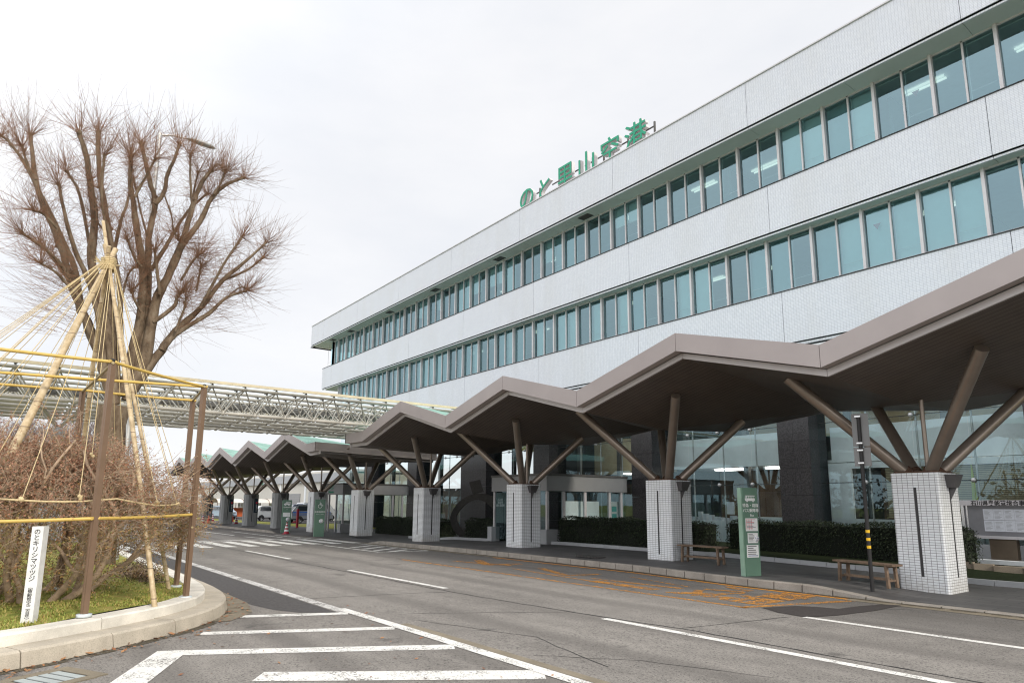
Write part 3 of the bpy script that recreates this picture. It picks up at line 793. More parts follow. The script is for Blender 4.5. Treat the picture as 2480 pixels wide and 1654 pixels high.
m.build('slatted_blind', M_BEIGE, bl)
m = MB(); m.box(-18.4, 23.9, 1.9, -17.6, 24.0, 2.7); m.box(-14.9, 25, 1.3, -13.6, 25.1, 2.2); m.build('hall_screen', M_BLACK, bl)
m = MB()
for x in (-8.5, -7.9): m.quad((x, 23.4, .3), (x + .35, 23.4, .3), (x + .15, 23.4, 3.2))
m.quad((-4.0, 23.6, .5), (-3.2, 23.6, .5), (-3.9, 23.6, 3.6))
m.build('hall_banner', plain('lime_banner', (.40, .48, .05), .7), bl)
for x in (-17.6, -15.2, -10.5, -8.2, -2.5, -23):
    for yy, zz in ((25, 6.9), (24.2, 3.12)): MB().box(x, yy, zz, x + 1.3, yy + .55, zz + .05).build('ceiling_light', M_TUBE2, bl)
# low plinth wall under the glazing at the right
m = MB(); m.box(-11.9, 22.5, -.1, 4.5, 22.70, .62); m.build('plinth_wall', M_PALEGREY, bl)
# rear volume so the building is a closed block from other viewpoints
m = MB(); m.box(-55, 46.8, -.5, XR, 47, 17.5); m.build('rear_wall', M_PALEGREY, bl) if False else None

# roof sign
sg = thing('roof_sign', 'green three-dimensional airport name sign standing on the roof edge', 'sign', (-23.4, 21.9, 17.6))
for ch, x, s in (('の', -27.55, 1.45), ('と', -25.98, 1.40), ('里', -24.30, 1.42), ('山', -22.66, 1.42), ('空', -21.0, 1.42), ('港', -19.35, 1.42)):
    a = MB().text(ch, s, (x, 21.92, 18.18), (1, 0, 0), (0, 0, 1), .22, 'CENTER', .004); 
    p = a.build('letter', M_LETWHITE, sg)
    a = MB().text(ch, s, (x, 21.66, 18.18), (1, 0, 0), (0, 0, 1), .012, 'CENTER', .004); a.build('letter_face', M_LETGREEN, p)
f = MB()
for x in (-27.0, -25.35, -23.65, -22.75, -21.95, -20.3, -18.65):
    f.box(x + .1, 22.05, 17.6, x + .17, 22.13, 19.15); f.box(x - .45, 22.07, 18.9, x + .1, 22.11, 18.96)
f.box(-28.1, 22.06, 18.3, -18.6, 22.12, 18.36)
f.build('support_frame', M_DGREY, sg)

# entrance vestibules
def vestibule(name_label, xc, x_w, sign):
    z = zp(xc); t = thing('entrance_vestibule', name_label, 'vestibule', (xc, 16.7, z))
    x0, x1, y0, y1 = xc - x_w, xc, 16.7, 21.5; zt, zb = 2.85, 2.17
    if sign: zt, zb = 2.84, 2.14
    pl = [(x0, y0)] + [(x1, y0)] + [(x1, y1 - .5)] + [(x1 - .5 + .5*math.cos(a), y1 - .5 + .5*math.sin(a)) for a in (.4, .8, 1.2, 1.57)] + [(x0, y1)]
    m = MB(); m.ext([(x, y, zb) for x, y in pl], (0, 0, zt - zb - .09)); m.build('fascia', M_GREY, t)
    m = MB(); m.ext([(x + (.03 if x > xc - 1 else -.03), y + (-.03 if y < 17 else .03), zt - .088) for x, y in pl], (0, 0, .09)); m.build('roof_edge', M_DGREY, t)
    H = zb - .01
    for x in (x0 + .1, x0 + 1.2, x1 - 1.2, x1 - .1): MB().box(x - .05, y0 + .06, z, x + .05, y0 + .16, H).build('post', M_MULL, t)
    for y in (y0 + .95, y0 + 2.1, y0 + 3.5, y1 - .6): MB().box(x1 - .15, y - .06, z, x1 - .05, y + .06, H).build('post', M_MULL, t)
    m = MB(); m.quad((x1 - .1, y0 + .1, z + .3), (x1 - .1, y1 - .3, z + .3), (x1 - .1, y1 - .3, H), (x1 - .1, y0 + .1, H)); m.build('glazing', M_SHOP, t); m = MB()
    m.quad((x0 + .1, y0 + .11, z + .05), (x0 + 1.2, y0 + .11, z + .05), (x0 + 1.2, y0 + .11, H), (x0 + .1, y0 + .11, H)); m.build('glazing', M_SHOP, t); m = MB(); m.quad((x1 - 1.2, y0 + .11, z + .05), (x1 - .1, y0 + .11, z + .05), (x1 - .1, y0 + .11, H), (x1 - 1.2, y0 + .11, H))
    m.build('glazing', M_SHOP, t)
    m = MB(); m.box(x1 - .35, y0 - .12, z - .05, x1 + .12, y0 + .55, z + .55); m.build('stone_plinth', M_PALEGREY, t); m = MB(); m.box(x0 - .1, y0 - .12, z - .05, x0 + .2, y0 + .3, z + .55); m.build('stone_plinth', M_PALEGREY, t)
    return t, z
t, z = vestibule('grey flat-roofed glazed entrance vestibule with white board behind the hedge', -19.9, 3.7, False)
m = MB(); m.box(-20.35, 18.0, .55, -20.3, 19.9, 1.78); m.build('white_board', M_WHITE, t)
m = MB(); m.box(-20.2, 20.35, .6, -20.15, 21.0, 1.78); pb = m.build('poster', M_SIGNWHITE, t)
m = MB()
for zz in (.72, 1.05, 1.36): m.box(-20.148, 20.5, zz, -20.142, 20.78, zz + .22)
m.build('poster_print', M_TEAL, pb)
m = MB(); m.box(-23.5, 16.83, .85, -22.75, 16.86, 2.12); gp = m.build('notice_panel', plain('grey_green_panel', (.10, .13, .125), .4), t)
m = MB(); m.text('石川県\n奥能登\n総合事務所', .12, (-23.12, 16.828, 1.78), (1, 0, 0), (0, 0, 1), .003); m.build('notice_lettering', M_SIGNWHITE, gp)
m = MB(); m.box(-20.95, 16.82, 1.25, -20.55, 16.85, 1.75); ns = m.build('no_smoking_sign', M_SIGNWHITE, t)
m = MB(); m.lathe((0, 0, 0), [(.09, 0), (.13, 0), (.13, .004), (.09, .004), (.09, 0)], 20); m.v = [(-20.75 + x, 16.818 - zz, 1.56 + y) for x, y, zz in m.v]
m.build('ring_mark', plain('purple_print', (.30, .05, .22), .5), ns)
t, z = vestibule('grey entrance vestibule with green departure lettering beside wheelchair sign', -39.65, 3.6, True)
m = MB(); m.text('出発', .40, (-41.5, 16.695, 2.50), (1, 0, 0), (0, 0, 1), .01, bold=.02); m.text('Departure', .21, (-41.5, 16.695, 2.24), (1, 0, 0), (0, 0, 1), .01, bold=.015); m.build('lettering', M_LETGREEN, t)
m = MB(); m.box(-39.72, 17.5, .1, -39.70, 17.8, .9); m.build('blue_poster', plain('blue_poster_print', (.10, .25, .42), .5), t)
m = MB(); m.box(-40.3, 16.8, .9, -40.05, 16.82, 1.55); m.build('white_notice', M_SIGNWHITE, t)
m = MB(); m.box(XR, 21.7, -.3, XR + .3, 47, 17.6); m.build('end_wall', M_TILE, bl)
# ================================================================ CANOPY COLUMNS
def octo(x, y, hx, hy, c, z):
    return [(x-hx+c, y-hy, z), (x+hx-c, y-hy, z), (x+hx, y-hy+c, z), (x+hx, y+hy-c, z), (x+hx-c, y+hy, z), (x-hx+c, y+hy, z), (x-hx, y+hy-c, z), (x-hx, y-hy+c, z)]
CT = 2.33
def make_column(concrete, loc, label, group):
    t = thing('canopy_column', label, 'column', loc, 0, group); x, y, z = loc; top = z + CT
    m = MB(); m.ext(octo(x, y, .47 if concrete else .45, .47 if concrete else .45, .16 if concrete else .035, z), (0, 0, CT - .012)); ped = m.build('pedestal', M_CONCOL if concrete else M_CTILE, t)
    m = MB(); m.ext(octo(x, y, .41, .41, .05, top - .012), (0, 0, .035)); m.build('base_plate', M_RUST, t)
    m = MB()
    for sx, sy in ((0, -1), (0, 1), (1, 0), (-1, 0)):
        c = V(x + sx*(.47 if concrete else .45), y + sy*(.47 if concrete else .45), z + 1.17); u = V(-sy, sx, 0) if sx == 0 else V(0, 1, 0)
        m.obox(c, u * .024, V(sx, sy, 0)*.004, V(0, 0, .86))
    m.build('slot', M_SLOT, t)
    m = MB(); hx = x + .45
    for yy in (y,):
        m.add([(hx + .001, yy - .19, top - .05), (hx + .001, yy + .19, top - .05), (hx + .20, yy + .19, top - .05), (hx + .20, yy - .19, top - .05),
               (hx + .001, yy - .11, top - .30), (hx + .001, yy + .11, top - .30), (hx + .13, yy + .11, top - .30), (hx + .13, yy - .11, top - .30)],
              [(0,1,2,3), (7,6,5,4), (0,3,7,4), (3,2,6,7), (2,1,5,6), (1,0,4,5)])
        m.add([(hx + .002, yy - .012, top - .30), (hx + .13, yy - .012, top - .30), (hx + .002, yy - .012, top - .55), (hx + .002, yy + .012, top - .30), (hx + .13, yy + .012, top - .30), (hx + .002, yy + .012, top - .55)],
              [(0,1,2), (5,4,3), (0,3,4,1), (1,4,5,2), (2,5,3,0)])
    m.build('rain_hopper', M_HOPPER, t)
    for sx, sy, e, dz in ((-1,-1,1.80,2.02), (1,-1,1.80,2.02), (1,1,1.48,1.66), (-1,1,1.48,1.66)):
        m = MB(); m.tube([(x + sx*.19, y + sy*.19, top - .05), (x + sx*e, y + sy*e + .05, top + dz)], .118, 16)
        s = m.build('strut', M_STRUT, t)
        m = MB(); a = V(x + sx*.21, y + sy*.21, top + .0); b = V(x + sx*.25, y + sy*.25, top + .06); m.tube([a, b], .124, 14); m.build('rust_collar', M_RUST, s)
    m = MB(); m.tube([(x + .05, y + .12, top - .02), (x + .05, y + .12, top + 1.55)], .045, 8); m.build('drain_pipe', M_STRUT, t)
    return t
CX = [-5.79, -12.40, -19.02, -25.95, -32.70, -38.98, -45.87, -52.68, -59.65, -66.65]
CTOP = [2.36, 2.36, 2.36, 2.33, 2.30, 2.25, 2.24, 2.19, 2.15, 2.11]
CLAB = ['white tiled canopy column between bench and notice board, nearest of all', 'white tiled canopy column at the left end of the first wooden bench',
        'white tiled canopy column in front of the vestibule with the white board', 'white tiled canopy column left of the dark ring sculpture',
        'white tiled canopy column at the zebra crossing, right of wheelchair sign', 'tiled canopy column standing directly behind the green wheelchair sign',
        'ribbed concrete column without notice strip, left of the green car sign', 'ribbed concrete column with dark notice strip beside the white hatchback',
        'ribbed concrete column with dark notice strip behind a plain orange cone', 'farthest ribbed concrete column, half hidden behind brown posts']
CY = 14.87; GRP = 'columns carrying the zigzag canopies'
p0 = make_column(False, (CX[0], CY, CTOP[0] - CT), CLAB[0], GRP)
for i in range(1, 6):
    c = copy_tree(p0); c.location = (CX[i], CY, CTOP[i] - CT); c['label'] = CLAB[i]
p1 = make_column(True, (CX[6], CY, CTOP[6] - CT), CLAB[6], GRP)
for i in range(7, 10):
    c = copy_tree(p1); c.location = (CX[i], CY, CTOP[i] - CT); c['label'] = CLAB[i]
    lx, lz = CX[i], CTOP[i] - CT
    m = MB(); m.box(lx + .471, CY + .10, lz + .95, lx + .485, CY + .42, lz + 2.0); s = m.build('notice_strip', plain('dark_teal_strip', (.02, .035, .05), .4) if i == 7 else bpy.data.materials['dark_teal_strip'], c, c.location)
    m = MB(); m.lathe((0, 0, 0), [(.001, 0), (.085, 0), (.085, .004), (.001, .004)], 14); m.v = [(lx + .486 + zz, CY + .295 + x, lz + 1.68 + y) for x, y, zz in m.v]; m.build('red_disc', M_RED, s, c.location)
    m = MB(); m.text('駐\n車\n禁\n止', .13, (lx + .487, CY + .295, lz + 1.46), (0, 1, 0), (0, 0, 1), .002); m.build('lettering', M_SIGNWHITE, s, c.location)

# ================================================================ ZIGZAG CANOPIES
def canopy(label, cols, dz, xleft, xright):
    """cols: valley/column x from left to right; flat half bays at the ends"""
    t = thing('bus_canopy', label, 'canopy', ((xleft + xright)/2, 14.9, 3.8 + dz))
    YF, YI, YB, YC = 11.5, 11.72, 18.2, 14.92
    pts = [(xleft, 'e')] 
    for i, x in enumerate(cols):
        pts.append((x, 'v'))
        if i < len(cols) - 1: pts.append(((x + cols[i+1]) / 2, 'p'))
    pts.append((xright, 'e' if xright - cols[-1] < 2.5 else 'p'))
    H = {'v': dict(ft=4.57, fb=4.15, it=4.15, ib=4.01, bt=4.36, bb=3.97, s0=4.03, s1=3.96, r0=4.56, r1=4.40),
         'p': dict(ft=5.45, fb=5.04, it=5.03, ib=4.90, bt=4.66, bb=4.28, s0=4.92, s1=4.29, r0=5.44, r1=4.70),
         'e': dict(ft=4.60, fb=4.18, it=4.18, ib=4.04, bt=4.40, bb=4.01, s0=4.06, s1=4.00, r0=4.59, r1=4.44)}
    if pts[-1][1] == 'p':      # the roof starts down again past its last ridge, outside the photograph
        H['m'] = {k: H['p'][k]*.58 + H['v'][k]*.42 for k in H['p']}; pts.append((xright + 1.4, 'm')); xright += 1.4
    F, T, S, Rf, L = MB(), MB(), MB(), MB(), MB()
    for (xa, ka), (xb, kb) in zip(pts, pts[1:]):
        A, B = H[ka], H[kb]; g = .005
        def slab(mb, y0, y1, za0, za1, zb0, zb1, xa=xa, xb=xb):
            xa, xb = xa + g, xb - g
            mb.add([(xa,y0,za0+dz),(xb,y0,zb0+dz),(xb,y1,zb0+dz),(xa,y1,za0+dz),(xa,y0,za1+dz),(xb,y0,zb1+dz),(xb,y1,zb1+dz),(xa,y1,za1+dz)],
                   [(0,3,2,1),(4,5,6,7),(0,1,5,4),(1,2,6,5),(2,3,7,6),(3,0,4,7)])
        slab(F, YF, YF + .06, A['fb'], A['ft'], B['fb'], B['ft'])
        slab(F, YF + .06, YI + .02, A['fb'] + .004, A['fb'] + .03, B['fb'] + .004, B['fb'] + .03)
        slab(T, YI, YI + .05, A['ib'], A['it'] - .005, B['ib'], B['it'] - .005)
        slab(F, YB - .05, YB, A['bb'], A['bt'], B['bb'], B['bt'])
    # folded soffit and roof: creases run from each column centre to the ridge ends
    for i, (x, k) in enumerate(pts):
        if k != 'v': continue
        (xl, kl), (xr, kr) = pts[i-1], pts[i+1]; c = (x, YC, 3.80 + dz); ct = (x, YC, 4.30 + dz)
        for (xn, kn) in ((xl, kl), (xr, kr)):
            a, b = H[k], H[kn]; yi, yb = YI + .03, YB - .03
            vf, vb = (x, yi, a['s0'] + dz), (x, yb, a['s1'] + dz); nf, nb = (xn, yi, b['s0'] + dz), (xn, yb, b['s1'] + dz)
            for tri in ((c, vf, nf), (c, nf, nb), (c, nb, vb)): S.quad(*tri)
            vf, vb = (x, YF + .06, a['r0'] + dz - .02), (x, YB - .05, a['r1'] + dz - .03); nf, nb = (xn, YF + .06, b['r0'] + dz - .02), (xn, YB - .05, b['r1'] + dz - .03)
            for tri in ((ct, vf, nf), (ct, nf, nb), (ct, nb, vb)): Rf.quad(*tri)
    if pts[-1][1] == 'm':
        (xa, ka), (xb, kb) = pts[-2:]; A, B = H[ka], H[kb]
        S.quad((xa, YI + .03, A['s0'] + dz), (xb, YI + .03, B['s0'] + dz), (xb, YB - .03, B['s1'] + dz), (xa, YB - .03, A['s1'] + dz))
        Rf.quad((xa, YF + .06, A['r0'] + dz - .02), (xb, YF + .06, B['r0'] + dz - .02), (xb, YB - .05, B['r1'] + dz - .03), (xa, YB - .05, A['r1'] + dz - .03))
    for xe, s in ((xleft, 1), (xright, -1)):
        E = H[pts[0 if s == 1 else -1][1]]
        m0, m1 = sorted((xe, xe + s*.06)); F.add([(m0,YF,E['fb']+dz),(m1,YF,E['fb']+dz),(m1,YB,E['bb']+dz),(m0,YB,E['bb']+dz),(m0,YF,E['ft']+dz),(m1,YF,E['ft']+dz),(m1,YB,E['bt']+dz),(m0,YB,E['bt']+dz)],
              [(0,3,2,1),(4,5,6,7),(0,1,5,4),(1,2,6,5),(2,3,7,6),(3,0,4,7)])
        m0, m1 = sorted((xe + s*.2, xe + s*.25)); T.add([(m0,YI,E['ib']+dz),(m1,YI,E['ib']+dz),(m1,YB-.1,E['bb']-.12+dz),(m0,YB-.1,E['bb']-.12+dz),(m0,YI,E['it']+dz-.006),(m1,YI,E['it']+dz-.006),(m1,YB-.1,E['bb']+dz+.01),(m0,YB-.1,E['bb']+dz+.01)],
              [(0,3,2,1),(4,5,6,7),(0,1,5,4),(1,2,6,5),(2,3,7,6),(3,0,4,7)])
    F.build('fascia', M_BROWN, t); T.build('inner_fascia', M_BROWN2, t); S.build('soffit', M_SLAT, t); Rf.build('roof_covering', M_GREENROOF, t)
    return t
canopy('long brown zigzag bus canopy in front of the bus stop benches', [-25.6, -19.0, -12.5, -6.0], 0, -27.35, 3.8 - 6.55)
canopy('shorter far brown zigzag canopy with pale green roof beyond the zebra crossing', [-66.3, -59.4, -52.6, -45.7, -38.8, -32.1], -.10, -68.6, -30.85)

# ================================================================ GLASS ROOFED FOOTBRIDGE
br = thing('covered_footbridge', 'cream steel space frame walkway roof with glass top crossing the road', 'bridge', (-29, 0, 0))
mod = 1.15; Y0 = 21.4; NY = 44
LX = [-26.0 - 1.2*i for i in range(6)]; UX = [-25.4 - 1.2*i for i in range(7)]; LZ, UZ = 4.90, 5.76
dg, nb, cr2 = MB(), MB(), MB()
ly = [9.54 + mod*(k - 34) for k in range(NY + 1)]; uy = [y + mod*.5 for y in ly]
ly = [y for y in ly if y < Y0]; uy = [y for y in uy if y < Y0]
for x in LX:
    lc = MB()
    for a, b in zip(ly, ly[1:]):
        lc.tube([(x, a + .05, LZ), (x, a + .15, LZ), (x, a + .24, LZ), (x, b - .24, LZ), (x, b - .15, LZ), (x, b - .05, LZ)], [.035, .048, .074, .074, .048, .035], 8, False)
    for y in ly: lc.ball((x, y, LZ), .088, 8, 5)
    lc.build('lower_chord', M_BRIDGE, br)
for x in UX:
    m = MB().tube([(x, uy[0], UZ), (x, uy[-1], UZ)], .06, 8)
    for y in uy: m.ball((x, y, UZ), .08, 6, 4)
    m.build('upper_chord', M_BRIDGE, br)
for i, x in enumerate(LX):
    for y in ly:
        for dx in (.6, -.6):
            for dy in (mod/2, -mod/2):
                if uy[0] - .01 <= y + dy <= uy[-1] + .01: dg.tube([(x, y, LZ), (x + dx, y + dy, UZ)], .027, 5, False)
for k, y in enumerate(ly): cr2.tube([(LX[0], y, LZ), (LX[-1], y, LZ)], .032, 5)
for y in uy: cr2.tube([(UX[0], y, UZ), (UX[-1], y, UZ)], .03, 5)
dg.build('bracing', M_BRIDGE, br); cr2.build('cross_tube', M_BRIDGE, br)
m = MB()
for x in UX:
    for y in uy: m.box(x - .22, y - .05, UZ + .13, x + .22, y + .05, UZ + .15); m.box(x - .03, y - .03, UZ + .05, x + .03, y + .03, UZ + .13)
m.build('glazing_bracket', M_DGREY, br)
m = MB()
n = len(uy) - 1
for i in range(0, n, 2): m.quad((-33.0, uy[i] + .01, UZ + .17), (-25.05, uy[i] + .01, UZ + .17), (-25.05, uy[min(i+2, n)] - .01, UZ + .17), (-33.0, uy[min(i+2, n)] - .01, UZ + .17))
m.build('glass_roof', M_ROOFGLASS, br)
for x in (-25.06, -33.1): MB().box(x, uy[0], UZ + .06, x + .08, uy[-1], UZ + .16).build('edge_beam', M_EDGE, br)
m = MB(); m.box(-29.6, uy[0], UZ - .25, -28.9, uy[-1], UZ - .08); m.build('service_duct', M_DGREY, br)
for y in (1.22, -12.6, -24.6):
    m = MB(); m.lathe((-29, y, zr(-29)), [(.32, 0), (.32, 4.3), (.2, 4.42)], 14); p = m.build('support_pier', M_PALEGREY, br)
    m = MB()
    for dx in (-.6, .6):
        for dy in (-.57, .57): m.tube([(-29, y, zr(-29) + 4.4), (-29 + dx, y + dy, LZ)], .06, 8)
    m.build('fork_brace', M_BRIDGE, p)
# ================================================================ STREET FURNITURE
def bench(loc, rz, label):
    t = thing('wooden_bench', label, 'bench', loc, rz, 'wooden benches under the canopy'); L = .68
    m = MB()
    for y in (-.155, -.05, .055): m.box(-L, y, .42, L, y + .10, .455)
    m.build('seat', M_WOOD, t, (0, 0, 0))
    for sx in (-1, 1):
        for sy in (-1, 1):
            m = MB(); m.obox((sx*(L - .14), sy*.125, .21), (.024, 0, 0), (0, .03, 0), (sx*-.012, 0, .209)); m.build('leg', M_WOOD, t, (0, 0, 0))
    m = MB(); m.box(-L + .15, -.02, .13, L - .15, .02, .18)
    for sx in (-1, 1): m.box(sx*(L - .14) - .02, -.10, .12, sx*(L - .14) + .02, .10, .16); m.box(sx*(L - .13) - .018, -.13, .385, sx*(L - .13) + .018, .13, .42)
    m.build('stretcher', M_WOOD, t, (0, 0, 0)); return t
b1 = bench((-11.17, 14.68, zp(-11.2)), .05, 'weathered wooden bench between second tiled column and green bus sign')
b2 = copy_tree(b1); b2.location = (-6.72, 14.12, zp(-6.9) + .0); b2.rotation_euler = (0, 0, -.22); b2['label'] = 'weathered wooden bench behind the black bus stop pole'

def pylon(loc, label, w2, h, group, bus=False):
    """green slab sign whose face looks along +X; local x = thickness, y = width"""
    t = thing('pylon_sign', label, 'sign', loc, 0, group)
    m = MB(); m.box(-.075, -w2, 0, .075, w2, h); m.build('slab', M_GREENSIGN, t, (0, 0, 0)); return t
# bus stop pylon
h = 1.92
t = thing('pylon_sign', 'green bus stop pylon with bus symbol and three notices at kerb', 'sign', (-8.86, 13.34, zp(-8.9)), -.28, 'green pylon signs')
O = (0, 0, 0)
m = MB(); m.box(-.09, -.20, 0, .08, .20, h); m.build('slab', M_GREENSIGN, t, O)
m = MB(); m.box(-.06, -.235, .0, .06, -.202, h); m.build('edge_trim', plain('pale_green_edge', (.22, .34, .26), .4), t, O)
def face(m, fn):
    k = MB(); fn(k); m.v += []; return k
F = .082
def flat(mb, y0, z0, y1, z1, x=F, d=.003): mb.box(x - .001, y0, z0, x + d, y1, z1); return mb
m = MB(); flat(m, -.13, 1.63, .13, 1.75); m.add([(F, -.145, 1.655), (F, -.13, 1.75), (F, -.13, 1.63), (F+.003, -.145, 1.655), (F+.003, -.13, 1.75), (F+.003, -.13, 1.63)], [(3, 4, 5), (0, 1, 4, 3), (2, 0, 3, 5)])
for y in (-.085, .08): m.lathe((0, 0, 0), [(.001, 0), (.022, 0), (.022, .003), (.001, .003)], 12); m.v[-48:] = [(F + c, y + a, 1.627 + b) for a, b, c in m.v[-48:]]
sy = m.build('bus_symbol', M_SIGNWHITE, t, O)
m = MB()
for y in (-.085, -.025, .035, .09): flat(m, y, 1.69, y + .042, 1.735, F + .003, .001)
flat(m, -.125, 1.67, -.105, 1.74, F + .003, .001); m.build('symbol_window', M_GREENSIGN, sy, O)
m = MB(); m.text('特急・路線', .088, (F, 0, 1.50), (0, 1, 0), (0, 0, 1), .002, bold=.012); m.text('バス乗降場', .088, (F, 0, 1.39), (0, 1, 0), (0, 0, 1), .002, bold=.012); m.text('Bus', .075, (F, .03, 1.29), (0, 1, 0), (0, 0, 1), .002)
m.build('lettering', M_SIGNWHITE, t, O)
rr = random.Random(2)
for y0, z0, y1, z1, kind in ((-.16, .97, .17, 1.25, 0), (-.12, .71, .16, .93, 1), (-.16, .40, .16, .67, 2)):
    m = MB(); flat(m, y0, z0, y1, z1); pp = m.build('notice', M_SIGNWHITE, t, O)
    m = MB(); mr = MB(); z = z1 - .035
    while z > z0 + .03:
        w_ = rr.uniform(.5, .9) * (y1 - y0 - .05); (mr if (kind == 0 and rr.random() < .5) or rr.random() < .2 else m).box(F + .002, y0 + .025, z, F + .0045, y0 + .025 + w_, z + (.010 if kind != 2 else .016)); z -= .028 if kind != 2 else .042
    if kind == 0:
        for yy in (y0 + .02, y0 + .09, y0 + .16): mr.box(F + .002, yy, z0 + .03, F + .0045, yy + .006, z1 - .02)
    if kind == 2: 
        mb_ = MB(); mb_.box(F + .002, y0 + .03, z0 + .03, F + .0045, y1 - .02, z0 + .045); mb_.box(F + .002, y1 - .09, z0 + .36, F + .0045, y1 - .02, z0 + .44); mb_.build('blue_print', M_BLUE, pp, O)
    m.build('print_lines', M_HOPPER, pp, O)
    if mr.v: mr.build('red_print', M_RED, pp, O)
m = MB(); m.lathe((0, 0, 0), [(.001, 0), (.07, 0), (.07, .002), (.001, .002)], 20); m.v = [(F + .006 + c, .12 + a, .80 + b) for a, b, c in m.v]; em = m.build('round_badge', M_SIGNWHITE, t, O)
def swirl(mb, y, z, r, x):
    for a0 in (0, 2.09, 4.19):
        pts = [(a0 + k * .35, r * (.85 - k * .14)) for k in range(5)]
        for (a, p), (b, q) in zip(pts, pts[1:]):
            w0 = r * .14
            mb.quad((x, y + p*math.cos(a), z + p*math.sin(a)), (x, y + q*math.cos(b), z + q*math.sin(b)), (x, y + (q-w0)*math.cos(b), z + (q-w0)*math.sin(b)), (x, y + max(p-w0*2, 0)*math.cos(a), z + max(p-w0*2, 0)*math.sin(a)))
    return mb
swirl(MB(), .12, .80, .065, F + .0095).build('badge_mark', M_BLUE, em, O)

def far_pylon(loc, rz, label, wheelchair):
    t = thing('pylon_sign', label, 'sign', loc, rz, 'green pylon signs'); h = 2.0
    m = MB(); m.box(-.12, -.26, 0, .10, .26, h); m.build('slab', M_GREENSIGN, t, O)
    m = MB(); m.box(-.10, -.30, 0, .08, -.262, h); m.build('edge_trim', bpy.data.materials['pale_green_edge'], t, O)
    X = .102; m = MB()
    if wheelchair:
        m.lathe((0, 0, 0), [(.085, 0), (.108, 0), (.108, .004), (.085, .004), (.085, 0)], 22); m.v = [(X + c, a - .02, 1.63 + b) for a, b, c in m.v]
        m.obox((X + .002, -.02, 1.76), (.003, 0, 0), (0, .014, 0), (0, -.004, .08)); m.ball((X + .004, -.03, 1.87), .02, 8, 5); m.obox((X + .002, .035, 1.73), (.003, 0, 0), (0, .055, 0), (0, 0, .011)); m.obox((X + .002, .12, 1.67), (.003, 0, 0), (0, .012, -.03), (0, .012, .02)); m.obox((X+.002, .02, 1.79), (.003,0,0), (0,.04,0), (0,0,.009))
        m.build('wheelchair_symbol', M_SIGNWHITE, t, O)
        m = MB(); m.text('身障者乗降場', .095, (X, 0, 1.29), (0, 1, 0), (0, 0, 1), .003, bold=.012); m.text('Parking for disabled', .05, (X, 0, 1.18), (0, 1, 0), (0, 0, 1), .003)
    else:
        m.box(X, -.20, 1.70, X + .004, .18, 1.78); m.add([(X + .004, -.13, 1.78), (X + .004, .18, 1.78), (X + .004, .18, 1.90), (X + .004, -.06, 1.90)], [(0, 1, 2, 3)])
        for y in (-.11, .10): m.lathe((0, 0, 0), [(.001, 0), (.042, 0), (.042, .004), (.001, .004)], 12); m.v[-48:] = [(X + c, y + a, 1.69 + b) for a, b, c in m.v[-48:]]
        cs = m.build('car_symbol', M_SIGNWHITE, t, O)
        m = MB()
        for y in (-.06, .02, .10): m.box(X + .004, y, 1.80, X + .006, y + .055, 1.87)
        m.build('symbol_window', M_GREENSIGN, cs, O)
        m = MB(); m.box(X, -.22, .98, X + .005, .20, 1.24); m.build('white_plate', M_SIGNWHITE, t, O)
        m = MB(); m.text('一般車乗降場', .085, (X, 0, 1.53), (0, 1, 0), (0, 0, 1), .003, bold=.012); m.text('Car', .06, (X, 0, 1.42), (0, 1, 0), (0, 0, 1), .003)
    m.build('lettering', M_SIGNWHITE, t, O)
    zb = .83; m = MB(); m.lathe((0, 0, 0), [(.001, 0), (.115, 0), (.115, .004), (.001, .004)], 22); m.v = [(X + c, .08 + a, zb + b) for a, b, c in m.v]; e = m.build('round_badge', M_SIGNWHITE, t, O)
    swirl(MB(), .08, zb, .105, X + .0065).build('badge_mark', M_BLUE, e, O)
far_pylon((-35.75, 13.80, zr(-35.7) + .01), -.35, 'green pylon sign with wheelchair symbol beside the zebra crossing', True)
far_pylon((-41.62, 13.95, zr(-41.6) + .01), -.35, 'green pylon sign with car symbol and blank white plate', False)

# bus stop pole with two sign plates seen from behind
t = thing('bus_stop_pole', 'black pole with three yellow bands carrying two plain grey plates', 'pole', (-6.28, 13.36, zp(-6.28)))
x, y, z = t.location
m = MB(); m.tube([(x, y, z - .05), (x, y, 3.44)], .036, 12); po = m.build('pole', M_BLACK, t)
m = MB()
for zz in (1.18, 1.03, .885): m.lathe((x, y, zz), [(.0375, 0), (.0375, .055)], 14)
m.build('yellow_band', M_YELLOW, po)
for z0, z1 in ((2.85, 3.50), (2.46, 2.83)):
    m = MB(); m.obox((x + .0, y + .05, (z0 + z1)/2), V(.14, .05, 0), V(-.003, .009, 0), (0, 0, (z1 - z0)/2)); p = m.build('sign_plate', M_PLATE, t)
    m = MB()
    for zz in (z0 + .06, z1 - .06): m.lathe((x, y, zz - .018), [(.039, 0), (.042, .004), (.042, .03), (.039, .036)], 14); m.obox((x + .0, y - .035, zz), V(.05, .015, 0), V(-.003, .012, 0), (0, 0, .014))
    m.build('clamp', M_CHROME, p)

